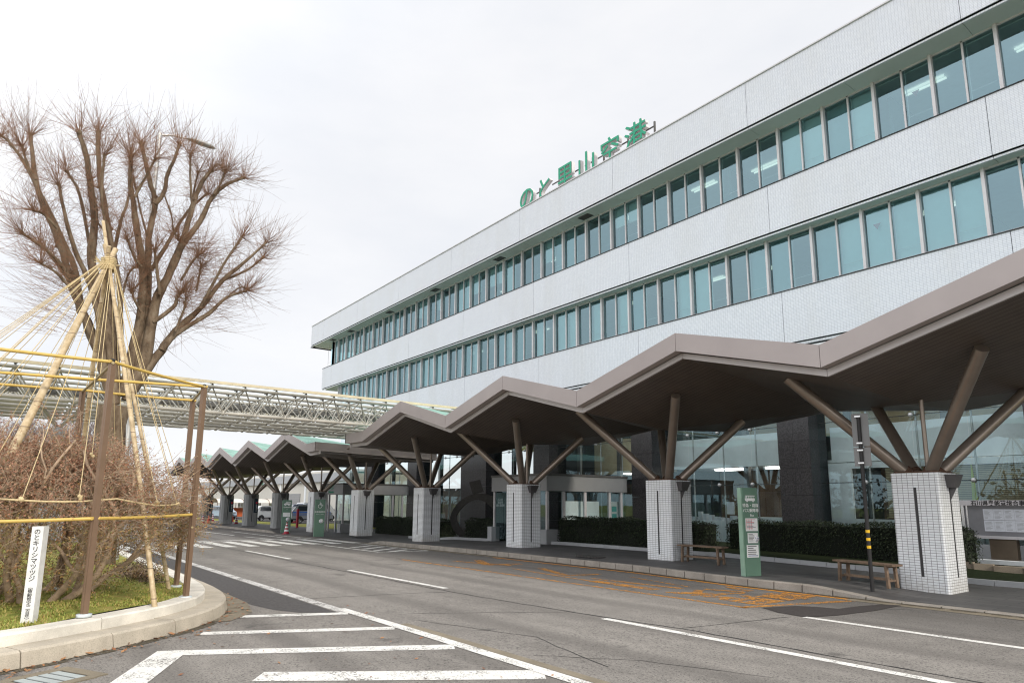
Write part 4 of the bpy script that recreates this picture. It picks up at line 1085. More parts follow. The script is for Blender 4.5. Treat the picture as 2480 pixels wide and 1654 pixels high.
# notice board by the building at the right
t = thing('notice_board', 'grey glazed notice board with papers on a broad metal post', 'notice board', (-5.9, 21.05, zp(-6)))
m = MB(); m.box(-7.30, 20.95, .93, -4.3, 21.25, 1.72); m.build('case', plain('notice_back', (.20, .20, .21), .35, .1), t)
m = MB(); m.box(-7.42, 20.88, 1.72, -4.2, 21.28, 1.86); hb = m.build('header', M_MULL, t)
m = MB(); m.text('石川県奥能登総合事務所', .135, (-6.28, 20.877, 1.738), (1, 0, 0), (0, 0, 1), .003, bold=.02); m.build('lettering', M_BLACK, hb)
m = MB(); m.box(-7.4, 20.83, .86, -4.2, 21.27, .93); m.build('sill', M_MULL, t)
m = MB(); m.box(-7.28, 20.9, .93, -7.21, 20.95, 1.72); m.box(-7.17, 20.92, .93, -7.13, 20.95, 1.72); m.build('frame_rail', M_CHROME, t)
BP = plain('bronze_post', (.27, .21, .155), .35, .4)
for xa, xb in ((-6.72, -6.12), (-5.3, -4.8)): MB().box(xa, 20.98, -.1, xb, 21.2, .86).build('post', BP, t)
m = MB(); rr = random.Random(3)
for x0, n in ((-6.78, 4), (-5.72, 4)):
    for r in (0, 1):
        for c in range(n): m.box(x0 + c*.232, 20.944, 1.63 - r*.295 - .285, x0 + c*.232 + .228, 20.949, 1.63 - r*.295)
pg = m.build('paper', M_PAPER, t)
m = MB()
for x0, n in ((-6.78, 4), (-5.72, 4)):
    for r in (0, 1):
        for c in range(n):
            for k in range(7): m.box(x0 + c*.232 + .03, 20.942, 1.58 - r*.295 - k*.032, x0 + c*.232 + rr.uniform(.1, .2), 20.9435, 1.586 - r*.295 - k*.032)
m.build('print_lines', M_PLATE, pg)
# stone edging and white slab near the board
m = MB(); rr = random.Random(9); x = -7.3
while x < -3.5:
    l = rr.uniform(.35, .6); m.obox((x + l/2, 18.75 + .15*(x+7), zp(x) + .12), V(l/2 - .01, .06, 0), V(-.02, .11, 0), (0, 0, .14)); x += l
m.thing('stone_edging', stone('rough_sandstone', (.30, .25, .19)), 'row of rough beige edging stones in front of the notice board', 'edging')
m = MB(); m.box(-6.85, 20.1, zp(-6) + .2, -3.8, 20.35, zp(-6) + .3); m.thing('white_slab', M_WHITE, 'long white slab lying at the foot of the notice board', 'slab')

# cones
def cone(kind):
    t = thing('traffic_cone', '', 'cone', O, 0, None)
    col = M_CONE if kind == 'plain' else M_CONER
    m = MB(); m.lathe(O, [(.155, .03), (.15, .05), (.032, .69), (.026, .70), (.001, .70)], 16); b = m.build('cone_body', col, t, O)
    m = MB(); m.box(-.19, -.19, 0, .19, .19, .035); m.build('base', M_CONER if kind != 'plain' else M_RUBBER, t, O)
    if kind != 'plain':
        m = MB()
        for z0, z1 in ((.16, .27), (.36, .46), (.54, .62)):
            r0 = .15 - .118*(z0 - .05)/.64 + .003; r1 = .15 - .118*(z1 - .05)/.64 + .003; m.lathe(O, [(r0, z0), (r1, z1)], 16)
        m.build('white_stripe', M_SIGNWHITE, b, O)
    return t
ca, cb = cone('striped'), cone('plain'); ua = ub = False
for (x, y, k, lab) in ((-40.2, 13.52, 's', 'red and white striped cone in front of the green car sign'), (-60.2, 15.9, 's', 'red and white striped cone left of the column nearest the white hatchback'),
        (-64.6, 14.2, 's', 'striped cone beside the plain orange cone, at far kerb'), (-62.8, 14.25, 'p', 'plain orange cone leaning at far kerb beside striped cone'),
        (-71.9, 16.7, 's', 'striped cone in a pair on the lawn edge, right one'), (-72.6, 16.3, 's', 'striped cone in a pair on the lawn edge, left one'),
        (-67.3, 17.4, 'p', 'plain orange cone on lawn edge behind striped cone'), (-76, 16, 's', 'farthest striped cone, beside the brown post'),
        (-65.4, 22.7, 's', 'striped cone on the lawn in front of the blue striped car')):
    if k == 's': c = ca if not ua else copy_tree(ca); ua = True
    else: c = cb if not ub else copy_tree(cb); ub = True
    zz = zr(x) + (.13 if 13.6 < y < 17.4 and x < -43 else 0) + (.05 if y > 17.4 else 0)
    c.location = (x, y, zz); c['label'] = lab; c['group'] = 'traffic cones along the far kerb'
    if 'leaning' in lab: c.rotation_euler = (0, .05, .3)
m = MB(); m.tube([(-47.2, 16.6, zr(-47)), (-47.2, 16.6, 1.05)], .09, 10); m.lathe((-47.2, 16.6, 1.05), [(.10, 0), (.10, .06), (.02, .12), (.001, .12)], 12)
m.thing('red_post', M_RED, 'dark red post standing just behind the green car sign', 'post')

# ring shaped sculpture on a dark plinth
t = thing('sculpture', 'dark ring sculpture of rough stone with a tilted block on top', 'sculpture', (-28.0, 18.9, zp(-28) + .05)); x, y, z = t.location
m = MB(); N_ = 36; sec = []; E1, E2 = V(.60, .80, 0), V(.80, -.60, 0)
for i in range(N_):
    a = 2*PI*i/N_; ca, sa = math.cos(a), math.sin(a)
    # an upright ring, heavier on its right side and flattened into a curved foot
    cx, cz = .10 + 1.25*ca*(1 - .18*max(0, sa)), 1.02 + 1.02*sa
    wx = .15 + .12*max(0, ca) + .05*max(0, -sa)
    nx, nz = ca*1.02, sa*1.25; L = math.hypot(nx, nz); nx, nz = nx/L, nz/L
    d = .22 + .14*max(0, ca)
    c = V(x, y, z) + E1*cx + V(0, 0, cz)
    sec.append([c + (E1*nx + V(0, 0, nz))*s1*wx + E2*s2*d for s1, s2 in ((-1, -1), (1, -1), (1, 1), (-1, 1))])
vs = [v for s_ in sec for v in s_]
m.add(vs, [(i*4 + c, ((i+1) % N_)*4 + c, ((i+1) % N_)*4 + (c+1) % 4, i*4 + (c+1) % 4) for i in range(N_) for c in range(4)])
M_BASALT = plain('black_basalt', (.013, .0125, .012), .6, 0, .4, 8, .3, .5, 25); m.build('ring', M_BASALT, t)
m = MB(); m.obox(V(x, y, z + 2.52) - E1*.02, E1*.27 + V(0, 0, .07), E2*.25, V(0, 0, .30) + E1*-.09); m.build('top_block', M_BASALT, t)
m = MB(); m.box(x - 1.3, y - .5, z - .2, x + 1.4, y + .5, z + .08); m.build('plinth', M_GRANITE, t)

# clipped hedges: a dark core covered with small leaves
def hedge(x0, x1, y0, y1, h, label, seed, wild=0.0):
    rr = random.Random(seed); t = thing('clipped_hedge', label, 'hedge', ((x0+x1)/2, (y0+y1)/2, zp((x0+x1)/2)), 0, 'clipped hedges along the glazing')
    m = MB(); b = .06
    m.box(x0 + b, y0 + b, zp(x0) + .02, x1 - b, y1 - b, zp(x0) + h - b); m.build('twig_core', M_INDARK if False else M_HEDGECORE, t)
    m = MB(); A = [((x1-x0)*h, 0), ((y1-y0)*h, 1), ((y1-y0)*h, 2), ((x1-x0)*(y1-y0), 3)]; tot = sum(a for a, _ in A)
    for _ in range(int(tot * 900)):
        q = rr.uniform(0, tot)
        for a, k in A:
            if q < a: break
            q -= a
        u, v = rr.random(), rr.random(); zb = zp(x0)
        bulge = .05 * math.sin(u*(x1-x0)*3.1) + .04*math.sin(v*7 + u*5) + rr.uniform(-.07, .05)
        if k == 0: p = V(x0 + u*(x1-x0), y0 - bulge, zb + .02 + v*h); nrm = V(0, -1, .2)
        elif k == 1: p = V(x1 + bulge, y0 + u*(y1-y0), zb + v*h); nrm = V(1, 0, .2)
        elif k == 2: p = V(x0 - bulge, y0 + u*(y1-y0), zb + v*h); nrm = V(-1, 0, .2)
        else: p = V(x0 + u*(x1-x0), y0 + v*(y1-y0), zb + h + bulge*.8); nrm = V(0, 0, 1)
        # rounded shoulders
        e = min(p.x - x0, x1 - p.x, .3); s = zb + h - p.z
        if e < .25 and s < .25: p.z -= (.25 - max(e, 0)) * .5
        r3 = V(rr.uniform(-1, 1), rr.uniform(-1, 1), rr.uniform(-1, 1)) * .9; nrm = (nrm + r3).normalized(); a = nrm.orthogonal().normalized(); c = nrm.cross(a)
        s = rr.uniform(.018, .036); m.quad(p - a*s, p - c*s*.55, p + a*s, p + c*s*.55)
    m.build('foliage', M_HEDGE, t)
M_HEDGECORE = plain('hedge_core', (.010, .013, .008), .95, 0, .3, 10)
hedge(-19.75, -13.4, 17.15, 18.5, .98, 'clipped dark hedge in front of the glazed vestibule, left of first bench', 1)
hedge(-13.2, -6.5, 18.65, 19.6, .98, 'clipped dark hedge behind the green bus stop pylon', 2)
hedge(-26.4, -23.95, 17.2, 18.3, .92, 'clipped dark hedge beside the ring sculpture', 3)
hedge(-37.6, -30.2, 18.0, 19.2, .95, 'clipped dark hedge beyond the ring sculpture', 4)

# street lamp behind the bare tree
t = thing('street_lamp', 'tall pale street lamp with drooping grey head behind the bare tree', 'street lamp', (-20.0, 2.37, zr(-20)))
m = MB(); m.tube([(-20, 2.37, zr(-20)), (-20, 2.37, 12.05)], [.09, .055], 10); m.tube([(-20, 2.37, 11.98), (-20, 2.75, 12.10), (-20, 3.3, 12.13)], .03, 8); m.build('pole', M_LPOLE, t)
m = MB()
pr = [(3.05, .03, 12.12), (3.2, .10, 12.13), (3.45, .13, 12.12), (3.72, .11, 12.10), (3.86, .03, 12.08)]
n = 10; vs = [(-20 + r*math.cos(2*PI*k/n), y, z + .55*r*math.sin(2*PI*k/n)) for y, r, z in pr for k in range(n)]
m.add(vs, [(i*n+k, i*n+(k+1) % n, (i+1)*n+(k+1) % n, (i+1)*n+k) for i in range(4) for k in range(n)], True); m.build('lamp_head', M_LAMP, t)

# cars
def car(x, y, rz, label, body, L=4.0, W=1.68, H=1.5, van=False, stripe=None):
    z0 = zr(x) + .187; t = thing('parked_car', label, 'car', (x, y, z0), rz, 'cars parked beyond the lawn'); hl, hw = L/2, W/2
    if van: prof = [(-hl, .35), (-hl, H*.62), (-hl + .1, H*.97), (-hl + .35, H), (hl*.45, H), (hl*.72, H*.62), (hl*.97, H*.52), (hl, .38)]
    else: prof = [(-hl, .35), (-hl + .02, H*.58), (-hl + .42, H*.86), (-hl + .85, H*.98), (-.1, H), (hl*.32, H*.93), (hl*.62, H*.60), (hl*.92, H*.50), (hl, .40)]
    prof = prof + [(hl - .04, .22), (-hl + .04, .22)]
    n = len(prof); m = MB(); rings = []
    for yy, s, sh in ((-hw + .06, .0, .0), (-hw, 1, 0), (hw, 1, 0), (hw - .06, 0, 0)):
        rings.append([(px * (1 if s else .985), yy * (1 if pz < H*.62 else (1 - .16*(pz - H*.62)/(H*.38))), pz - (0 if s else .0)) for px, pz in prof])
    vs = [v for r in rings for v in r]; fs = [(i*n+k, i*n+(k+1) % n, (i+1)*n+(k+1) % n, (i+1)*n+k) for i in range(3) for k in range(n)] + [tuple(reversed(range(n))), tuple(range(3*n, 4*n))]
    m.add(vs, fs); bo = m.build('body', body, t, O)
    def side_y(pz): return hw * (1 if pz < H*.62 else (1 - .16*(pz - H*.62)/(H*.38))) + .004
    for s in (-1, 1):
        for a, b in (((-hl + .55, -.02) if not van else (-hl + .2, -.1)), ((.05, hl*.36) if not van else (0.0, hl*.5))):
            zb_, zt = H*.63, H*.91; ta = .16 if a < -.5 else .03; tb = .30 if b > .3 else .03
            P = [(a, s*side_y(zb_), zb_), (b, s*side_y(zb_), zb_), (b - tb, s*side_y(zt), zt), (a + ta, s*side_y(zt), zt)]
            q = MB(); q.quad(*(P if s < 0 else P[::-1])); q.build('side_window', M_CARGLASS, t, O)
    def cross(a, b, name, mt, f=.80, o=.006):
        (xa, za), (xb, zb_) = a, b; q = MB(); d = V(zb_ - za, 0, -(xb - xa)).normalized() * o
        if d.z < 0: d = -d
        q.quad(V(xa, -side_y(za)*f, za) + d, V(xa, side_y(za)*f, za) + d, V(xb, side_y(zb_)*f, zb_) + d, V(xb, -side_y(zb_)*f, zb_) + d); q.build(name, mt, t, O)
    if van: cross(prof[4], prof[5], 'windscreen', M_CARGLASS); cross((-hl - .004, H*.66), (-hl + .09, H*.93), 'rear_window', M_CARGLASS)
    else: cross(prof[5], prof[6], 'windscreen', M_CARGLASS, .86); cross(prof[1], prof[2], 'rear_window', M_CARGLASS, .82)
    for xx in (-hl*.62, hl*.62):
        for s in (-1, 1):
            q = MB(); prw = [(.20, -.09), (.30, -.09), (.315, -.06), (.315, .06), (.30, .09), (.20, .09)]; q.lathe(O, prw, 20); q.v = [(xx + a, s*(hw - .08) + c, .30 - .19 + b) for a, b, c in q.v]; w_ = q.build('wheel', M_RUBBER, t, O)
            q = MB(); q.lathe(O, [(.001, .07), (.05, .085), (.19, .075), (.205, .09)], 18)
            q.v = [(xx + a, s*(hw - .08 + c), .11 + b) for a, b, c in q.v]; q.build('rim', M_CHROME, w_, O)
            q = MB()
            for k in range(5): aa = k*2*PI/5; q.obox((xx + .12*math.cos(aa), s*(hw + .008), .11 + .12*math.sin(aa)), V(math.cos(aa), 0, math.sin(aa))*.035, V(0, .002, 0), V(-math.sin(aa), 0, math.cos(aa))*.03)
            q.build('rim_gap', M_RUBBER, w_, O)
            q = MB(); q.lathe(O, [(.001, 0), (.37, 0), (.37, .006), (.001, .006)], 20); q.v = [(xx + a, s*(hw + .001 - (0 if s > 0 else 0)) + (c if s > 0 else -c) - s*.006, max(.03, .13 + b)) for a, b, c in q.v]; q.build('wheel_arch', M_RUBBER, t, O)
    for s in (-1, 1):
        q = MB(); q.box(hl - .16, s*hw*.62 - .16, H*.40, hl - .02, s*hw*.62 + .16, H*.49); q.build('headlight', M_CHROME, t, O)
        q = MB(); q.box(-hl - .012, s*hw*.74 - .10, H*.48, -hl + .06, s*hw*.74 + .10, H*.60); q.build('tail_light', M_RED, t, O)
    q = MB(); q.box(-hl + .0, -hw*.9, .12, hl, hw*.9, .24); q.box(hl - .03, -.5, .36, hl + .012, .5, .46); q.build('bumper', M_RUBBER, t, O)
    if stripe:
        q = MB()
        for z_, dz in ((.80, .12), (.60, .07)):
            for s in (-1, 1): q.box(-hl + .1, s*hw - .002 if s > 0 else -hw - .006, z_, hl - .3, s*hw + .006 if s > 0 else -hw + .002, z_ + dz)
        q.box(-hl + .4, -hw*.72, H + .002, hl*.2, hw*.72, H + .01); q.build('stripe', stripe, t, O)
    return t
def carpaint(name, c):
    m_ = plain(name, c, .18, 0, .02, 1, .5); m_.node_tree.nodes['Principled BSDF'].inputs['Coat Weight'].default_value = .6; return m_
CW, CS, CB = carpaint('white_car_paint', (.75, .76, .76)), carpaint('silver_car_paint', (.34, .36, .38)), carpaint('pale_blue_car_paint', (.40, .50, .60))
car(-77.2, 23.6, PI/2 + .32, 'white hatchback parked side-on beyond the lawn', CW, 3.95)
car(-66.2, 24.4, PI/2 + .1, 'silver car with blue stripes parked beside the red post', CS, 4.4, 1.78, 1.62, False, plain('bright_blue_stripe', (.05, .16, .55), .3))
car(-73.5, 28.0, PI/2 + .2, 'white van parked behind the blue striped car', CW, 4.4, 1.75, 1.85, True)
car(-88, 21.6, .2, 'white car facing us between the shelter and the hatchback', CB, 3.8)
car(-112, 22.6, .1, 'distant white car facing us between two concrete columns', CW, 4.2)
car(-120, 17.0, .1, 'distant pale blue car far left of the concrete columns', CB, 4.0)

# small curved shelter and far buildings
t = thing('bicycle_shelter', 'low shelter with curved translucent roof on the car park', 'shelter', (-97, 26, zr(-97)))
z = zr(-97) + .18; m = MB(); n = 8
arc = [(2.0*math.cos(PI*k/n + 0), 1.9 + .55*math.sin(PI*k/n)) for k in range(n + 1)]
vs = [(-97 + a, 22.5, z + b) for a, b in arc] + [(-97 + a, 31, z + b) for a, b in arc]; m.add(vs, [(k, k+1, k+n+2, k+n+1) for k in range(n)], True); m.build('curved_roof', plain('translucent_cream', (.62, .58, .52), .5), t)
m = MB()
for y in (22.5, 24.2, 25.9, 27.6, 29.3, 31): m.tube([(-97 + a*1.01, y, z + b*1.01) for a, b in arc], .035, 5); m.tube([(-95.1, y, z), (-95.0, y, z + 1.9)], .04, 6); m.tube([(-98.9, y, z), (-99, y, z + 1.9)], .04, 6)
m.build('hoop_frame', M_RUST, t)
m = MB(); m.box(-97.6, 22.6, z, -97.4, 30.8, z + 1.2); m.build('orange_panel', plain('orange_panel', (.45, .10, .03), .6), t)

t = thing('service_building', 'long low cream service building with grey shutter and green lettering', 'building', (-105, 33, zr(-105)))
z = zr(-105) - .3
m = MB(); m.box(-160, 31, z, -71, 40, 4.9); m.box(-160, 30.9, 5.1, -71, 40, 5.35); m.build('wall', M_CREAM, t)
m = MB(); m.box(-160, 30.6, 4.05, -71, 31, 5.1); m.build('fascia', M_PALEGREY, t)
m = MB(); m.text('到着', .85, (-103.5, 30.595, 4.15), (1, 0, 0), (0, 0, 1), .02, bold=.02); m.build('lettering', M_LETGREEN, t)
m = MB()
for k in range(11): m.box(-92.2, 30.92, z + .3 + k*.31, -87.6, 30.985, z + .3 + k*.31 + .295)
m.build('roller_shutter', M_GREY, t)
for x in (-100.5, -108, -117, -126):
    m = MB(); m.box(x, 30.96, z + 1.1, x + 3.2, 30.99, z + 2.6); wq = m.build('window', M_CARGLASS, t)
    m = MB(); m.box(x - .06, 30.94, z + 2.6, x + 3.26, 30.99, z + 2.7); m.box(x + 1.57, 30.94, z + 1.1, x + 1.63, 30.99, z + 2.6); m.build('frame', M_MULL, wq)
for xx in (-96, -86, -80): MB().box(xx, 30.9, z, xx + .55, 31.0, 4.0).build('pilaster', M_WHITE, t)
t = thing('apartment_block', 'distant cream building standing left of the far columns', 'building', (-200, 18, -2))
m = MB(); m.box(-215, 10, -2, -175, 26, 4.2); m.build('wall', M_CREAM, t)
m = MB()
for k in range(8): m.box(-174.99, 11 + k*1.9, .2, -174.95, 12.2 + k*1.9, 1.6)
m.build('window', M_CARGLASS, t)

# white wooden marker post in the planter
t = thing('marker_post', 'white square wooden marker post with black vertical writing in the planter', 'sign post', (-9.72, .36, zsoil(-9.72, .36) - .02)); x, y, z = t.location
ux, uy = V(.45, .893, 0), V(.893, -.45, 0); hw = .062; Hh = 1.10
m = MB(); m.obox((x, y, z + Hh/2), ux*hw, uy*hw, V(0, 0, Hh/2)); m.build('post', plain('chipped_white_paint', (.72, .72, .70), .6, 0, .12, 9), t)
fo = V(x, y, z) + uy*(hw + .0005)
m = MB(); s = 'のとキリシマツツジ'
for i, ch in enumerate(s): m.text(ch, .072, fo + ux*.0 + V(0, 0, Hh - .085 - i*.0665), ux, (0, 0, 1), .0015, bold=.012)
for i, ch in enumerate('(樹齢推定二百年)'): m.text(ch if ch not in '()' else {'(': '︵', ')': '︶'}[ch], .052, fo + V(0, 0, Hh - .70 - i*.046), ux, (0, 0, 1), .0015, bold=.008)
fo = V(x, y, z) - ux*(hw + .0005)
for i, ch in enumerate('一般社団法人石川県造園緑化建設協会'): m.text(ch, .054, fo + V(0, 0, Hh - .12 - i*.047), uy, (0, 0, 1), .0015, bold=.008)
m.build('lettering', M_BLACK, t)
# ================================================================ TREES AND THE WRAPPED AZALEA
def at_x(u, v, X):
    """point of the real tree seen at photo pixel (u, v), at real distance X along the road"""
    d = RX*((u - 1240)/1600) + RD*((v - 940)/1600) + RF
    return CAMP + d * (X / d.x)
def Q(x, y): return (.4208*x, 200 + .4208*y)
tree = thing('pruned_tree', 'large bare pruned tree with many red-brown twigs behind the bamboo tripod', 'tree', (-18.3, 1.75, zr(-18)))
X0 = -18.3; rr = random.Random(21)
base = at_x(268, 1080, X0)
W = lambda w: w * .86 * .4208 * 15.3 / 1600      # limb width in metres from its width in the crop
trunk = MB(); limbs = []
tp = [V(base.x, base.y + .02, zr(-18)), V(base.x, base.y, zr(-18) + .35), V(base.x, base.y, 1.3), base, at_x(268, 1030, X0), at_x(275, 985, X0)]
trunk.tube(tp, [.42, .36, .315, .31, .32, .36], 16)
L_ = [
 (-.9, [(650,1860),(600,1640),(530,1450),(470,1310),(410,1160),(345,930),(255,720),(205,560),(175,300)], 78, 22),
 (1.0, [(520,1440),(440,1210),(360,1060),(262,960),(130,870)], 34, 14),
 (-1.5, [(470,1310),(425,1060),(330,840),(232,640),(150,480),(55,345),(0,305)], 44, 14),
 (.8, [(600,1640),(560,1320),(500,1120),(425,950),(365,720),(340,590)], 44, 16),
 (.3, [(660,1850),(640,1560),(560,1200),(528,1000),(545,800),(520,600),(495,420),(455,290)], 74, 28),
 (-.6, [(670,1800),(645,1450),(622,1200),(625,900),(600,700),(570,500),(565,285)], 62, 28),
 (1.3, [(690,1600),(692,1250),(650,950),(605,780),(585,640),(600,420)], 36, 14),
 (.7, [(650,1000),(690,820),(700,780),(742,650),(752,430)], 26, 12),
 (-.4, [(700,1800),(770,1540),(812,1300),(822,1060),(792,880),(765,680),(750,560),(755,420)], 76, 22),
 (.6, [(775,660),(838,545),(892,440)], 22, 13),
 (-.9, [(720,1790),(810,1540),(850,1200),(855,900),(892,700),(860,560),(815,350)], 66, 26),
 (-.3, [(892,700),(942,640),(962,540),(1000,450),(1032,362)], 34, 20),
 (.5, [(720,1800),(840,1580),(892,1270),(962,1130),(1032,960),(1062,890),(1105,720),(1160,580),(1218,508)], 80, 22),
 (-.8, [(962,1130),(1042,950),(1150,800),(1222,660),(1300,590),(1405,548)], 52, 20),
 (.8, [(1105,720),(1096,560),(1095,420)], 18, 12),
 (-.7, [(730,1830),(850,1640),(930,1540),(1010,1430),(1150,1300),(1280,1140),(1400,1040),(1532,920)], 74, 16),
 (.9, [(1150,1300),(1285,1050),(1392,890)], 26, 13),
 (.2, [(930,1540),(1010,1450),(1200,1330),(1300,1240),(1412,1200)], 44, 15),
 (-1.2, [(1280,1140),(1420,1080),(1512,1010)], 24, 12),
 (.9, [(880,1380),(1000,1290),(1022,1230),(1050,1200)], 30, 18),
 (1.1, [(920,1220),(900,1060),(890,965)], 24, 15),
 (-1.1, [(870,1080),(950,950),(1010,850),(1082,740),(1190,640)], 34, 15),
 (1.0, [(812,1320),(770,1240),(760,1205)], 20, 13),
 (1.2, [(815,1060),(770,1000),(735,908)], 20, 12),
 (.5, [(1042,1140),(1100,1040),(1145,992)], 20, 13),
 (-.2, [(1130,1200),(1145,1120),(1156,1060)], 18, 15),
 (1.2, [(945,645),(985,760),(1000,850),(1030,912)], 12, 8),
 (-.6, [(1230,645),(1265,590),(1292,525)], 18, 12), (.3, [(1110,660),(1130,560),(1140,515)], 16, 10),
 (1.4, [(330,840),(255,760),(185,735)], 20, 10), (.2, [(205,560),(160,480),(128,368)], 20, 14),
 (-.9, [(530,1020),(460,650),(380,510)], 26, 15), (.9, [(560,780),(540,640),(520,560)], 18, 10),
 (-1.4, [(410,1160),(300,1010),(235,930)], 22, 11), (1.6, [(440,1220),(330,1100),(235,1040)], 24, 12),
 (-1.0, [(850,900),(800,700),(770,560)], 16, 9), (1.5, [(1010,1430),(1060,1300),(1070,1240)], 20, 11),
 (-.5, [(1160,580),(1250,470),(1290,520)], 10, 8), (1.0, [(700,1250),(740,1100),(790,1060)], 16, 10),
 (.4, [(640,1000),(600,860),(540,780)], 15, 9), (-1.3, [(1300,1240),(1380,1180),(1420,1190)], 14, 9),
]
tw = MB()
def twig(p, d, ln, r0, seg=4, up=.10):
    pts = [p]; dd = d.copy()
    for i in range(seg):
        dd = (dd + V(rr.uniform(-.16, .16), rr.uniform(-.16, .16), rr.uniform(-.12, .12) + up)).normalized(); pts.append(pts[-1] + dd * ln / seg)
    tw.tube(pts, [r0*(1 - .8*i/seg) for i in range(seg + 1)], 3, False); return pts, dd
def rdir(): 
    while True:
        v = V(rr.uniform(-1, 1), rr.uniform(-1, 1), rr.uniform(-1, 1))
        if .1 < v.length < 1: return v.normalized()
centre = at_x(300, 900, X0)
for dx, pts, w0, w1 in L_:
    n = len(pts); P = []; Rr = []
    for i, p in enumerate(pts):
        f = i / (n - 1); off = dx * (max(0, (1700 - p[1]) / 1400)) ** 1.1
        P.append(at_x(*Q(*p), X0 + off)); Rr.append(W(w0 + (w1 - w0)*f) / 2 * (1 + off*.0))
    # densify with a little wander and knuckles
    PP, RRr = [], []
    for i in range(n - 1):
        k = 4
        for j in range(k):
            f = j/k; a = P[max(i-1, 0)]; b = P[i]; c = P[i+1]; d = P[min(i+2, n-1)]
            q = .5*((2*b) + (c - a)*f + (2*a - 5*b + 4*c - d)*f*f + (3*b - a - 3*c + d)*f*f*f)
            q = q + V(rr.uniform(-1, 1), rr.uniform(-1, 1), 0) * Rr[i] * .16; PP.append(q); RRr.append((Rr[i]*(1-f) + Rr[i+1]*f) * rr.uniform(.92, 1.10))
    PP.append(P[-1]); RRr.append(Rr[-1] * 1.25)
    trunk.tube(PP, RRr, 9 if w0 > 30 else 7)
    tip = PP[-1]; axis = (PP[-1] - PP[-3]).normalized(); out = (tip - centre).normalized()
    for _ in range(4): trunk.ball(tip + rdir()*Rr[-1]*.8, Rr[-1]*rr.uniform(.7, 1.1), 6, 4)
    m_ = 34 if w1 > 11 else 18
    for _ in range(m_):
        d = (out*.75 + axis*.25 + rdir()*1.05); 
        if d.length < .2: continue
        d.normalize(); pts2, dd = twig(tip + rdir()*Rr[-1], d, rr.uniform(.35, 1.6), rr.uniform(.004, .0075), 6, rr.uniform(.0, .16))
        for _k in range(rr.choice((1, 2, 3, 3))):
            q = pts2[rr.randrange(1, 4)]; twig(q, (dd + rdir()*.8).normalized(), rr.uniform(.2, .65), .0036, 3)
    for _ in range(24): twig(tip + rdir()*Rr[-1]*1.2 - axis*rr.uniform(0, .25), (rdir() + out*.4).normalized(), rr.uniform(.08, .38), rr.uniform(.005, .008), 3)
    # epicormic shoots along the upper two thirds of the limb
    kk = len(PP)
    for i in range(int(kk*.25), kk - 1):
        for _ in range(rr.choice((5, 7, 9, 12)) if w1 > 9 else 5):
            d = (rdir() + V(0, 0, .25)).normalized(); twig(PP[i] + d*RRr[i]*.6, (d + out*.35).normalized(), rr.uniform(.2, 1.15), rr.uniform(.0032, .0058), 5, rr.uniform(-.02, .16))
        if rr.random() < .22 and i > kk*.5:
            c = PP[i] + rdir()*RRr[i]
            for _ in range(20): d = (rdir() + out*.5).normalized(); twig(c, d, rr.uniform(.25, .95), rr.uniform(.003, .006), 4)
            trunk.ball(c, RRr[i]*.6, 6, 4)
# long loose sprays at the flanks
for _ in range(420):
    s = rr.choice((-1, 1)); p = at_x(*Q(rr.uniform(250, 480) if s < 0 else rr.uniform(980, 1300), rr.uniform(900, 1450)), X0 + rr.uniform(-1, 1)); d = V(rr.uniform(-.5, .5), s*1.0, rr.uniform(-.15, .45)).normalized(); twig(p, d, rr.uniform(.6, 1.5), .0042, 6, rr.uniform(-.03, .12))
trunk.build('trunk', M_BARK, tree); tw.build('crown', M_TWIGRED, tree)

# distant bare trees beyond the bridge
def far_tree(x, y, h, label, seed):
    r2 = random.Random(seed); z = zr(x); t = thing('bare_tree', label, 'tree', (x, y, z), 0, 'distant bare trees behind the footbridge'); m, c = MB(), MB()
    m.tube([(x, y, z), (x + r2.uniform(-.2, .2), y, z + h*.3)], [h*.022, h*.016], 7)
    def grow(p, d, ln, r, lev):
        q = p + d*ln; (m if lev < 2 else c).tube([p, p.lerp(q, .5) + V(r2.uniform(-1, 1), r2.uniform(-1, 1), 0)*ln*.05, q], [r, r*.8, r*.6], 5 if lev < 2 else 3, False)
        if lev >= 6: return
        for _ in range(3 if lev < 3 else 2 + (r2.random() < .5)):
            e = (d + V(r2.uniform(-1, 1), r2.uniform(-1, 1), r2.uniform(-.25, .7))*.75).normalized(); grow(p.lerp(q, r2.uniform(.6, 1)), e, ln*r2.uniform(.62, .85), r*.58, lev + 1)
    for k in range(5): grow(V(x, y, z + h*.28 + .02*k*h), V(r2.uniform(-.6, .6), r2.uniform(-.6, .6), 1).normalized(), h*.19, h*.011, 0)
    m.build('trunk', M_GREYTREE, t); c.build('crown', M_GREYTREE, t)
for x, y, h, lab, s in ((-48, -1.2, 9.5, 'bare tree behind the left end of the footbridge, left of the tripod', 1), (-46, 3.4, 8.3, 'bare tree under the footbridge beside the pruned trunk', 2), (-56, 1.8, 9.4, 'bare tree farther off, seen through the bridge lattice', 3), (-60, -3.6, 11.5, 'farthest bare tree at the left edge', 4), (-52, 5.4, 8.0, 'small bare tree behind the brown guard posts', 5)):
    far_tree(x, y, h, lab, s)
m = MB(); r3 = random.Random(6)
for _ in range(5000):
    y = r3.uniform(-60, 14); x = r3.uniform(-170, -150); p = V(x, y, zr(x) + r3.random()**1.5 * (2.5 + 2*math.sin(y*.3) + math.sin(y*.9))); s = r3.uniform(.2, .5); a, b = rdir()*s, rdir()*s
    m.quad(p - a, p - b, p + a, p + b)
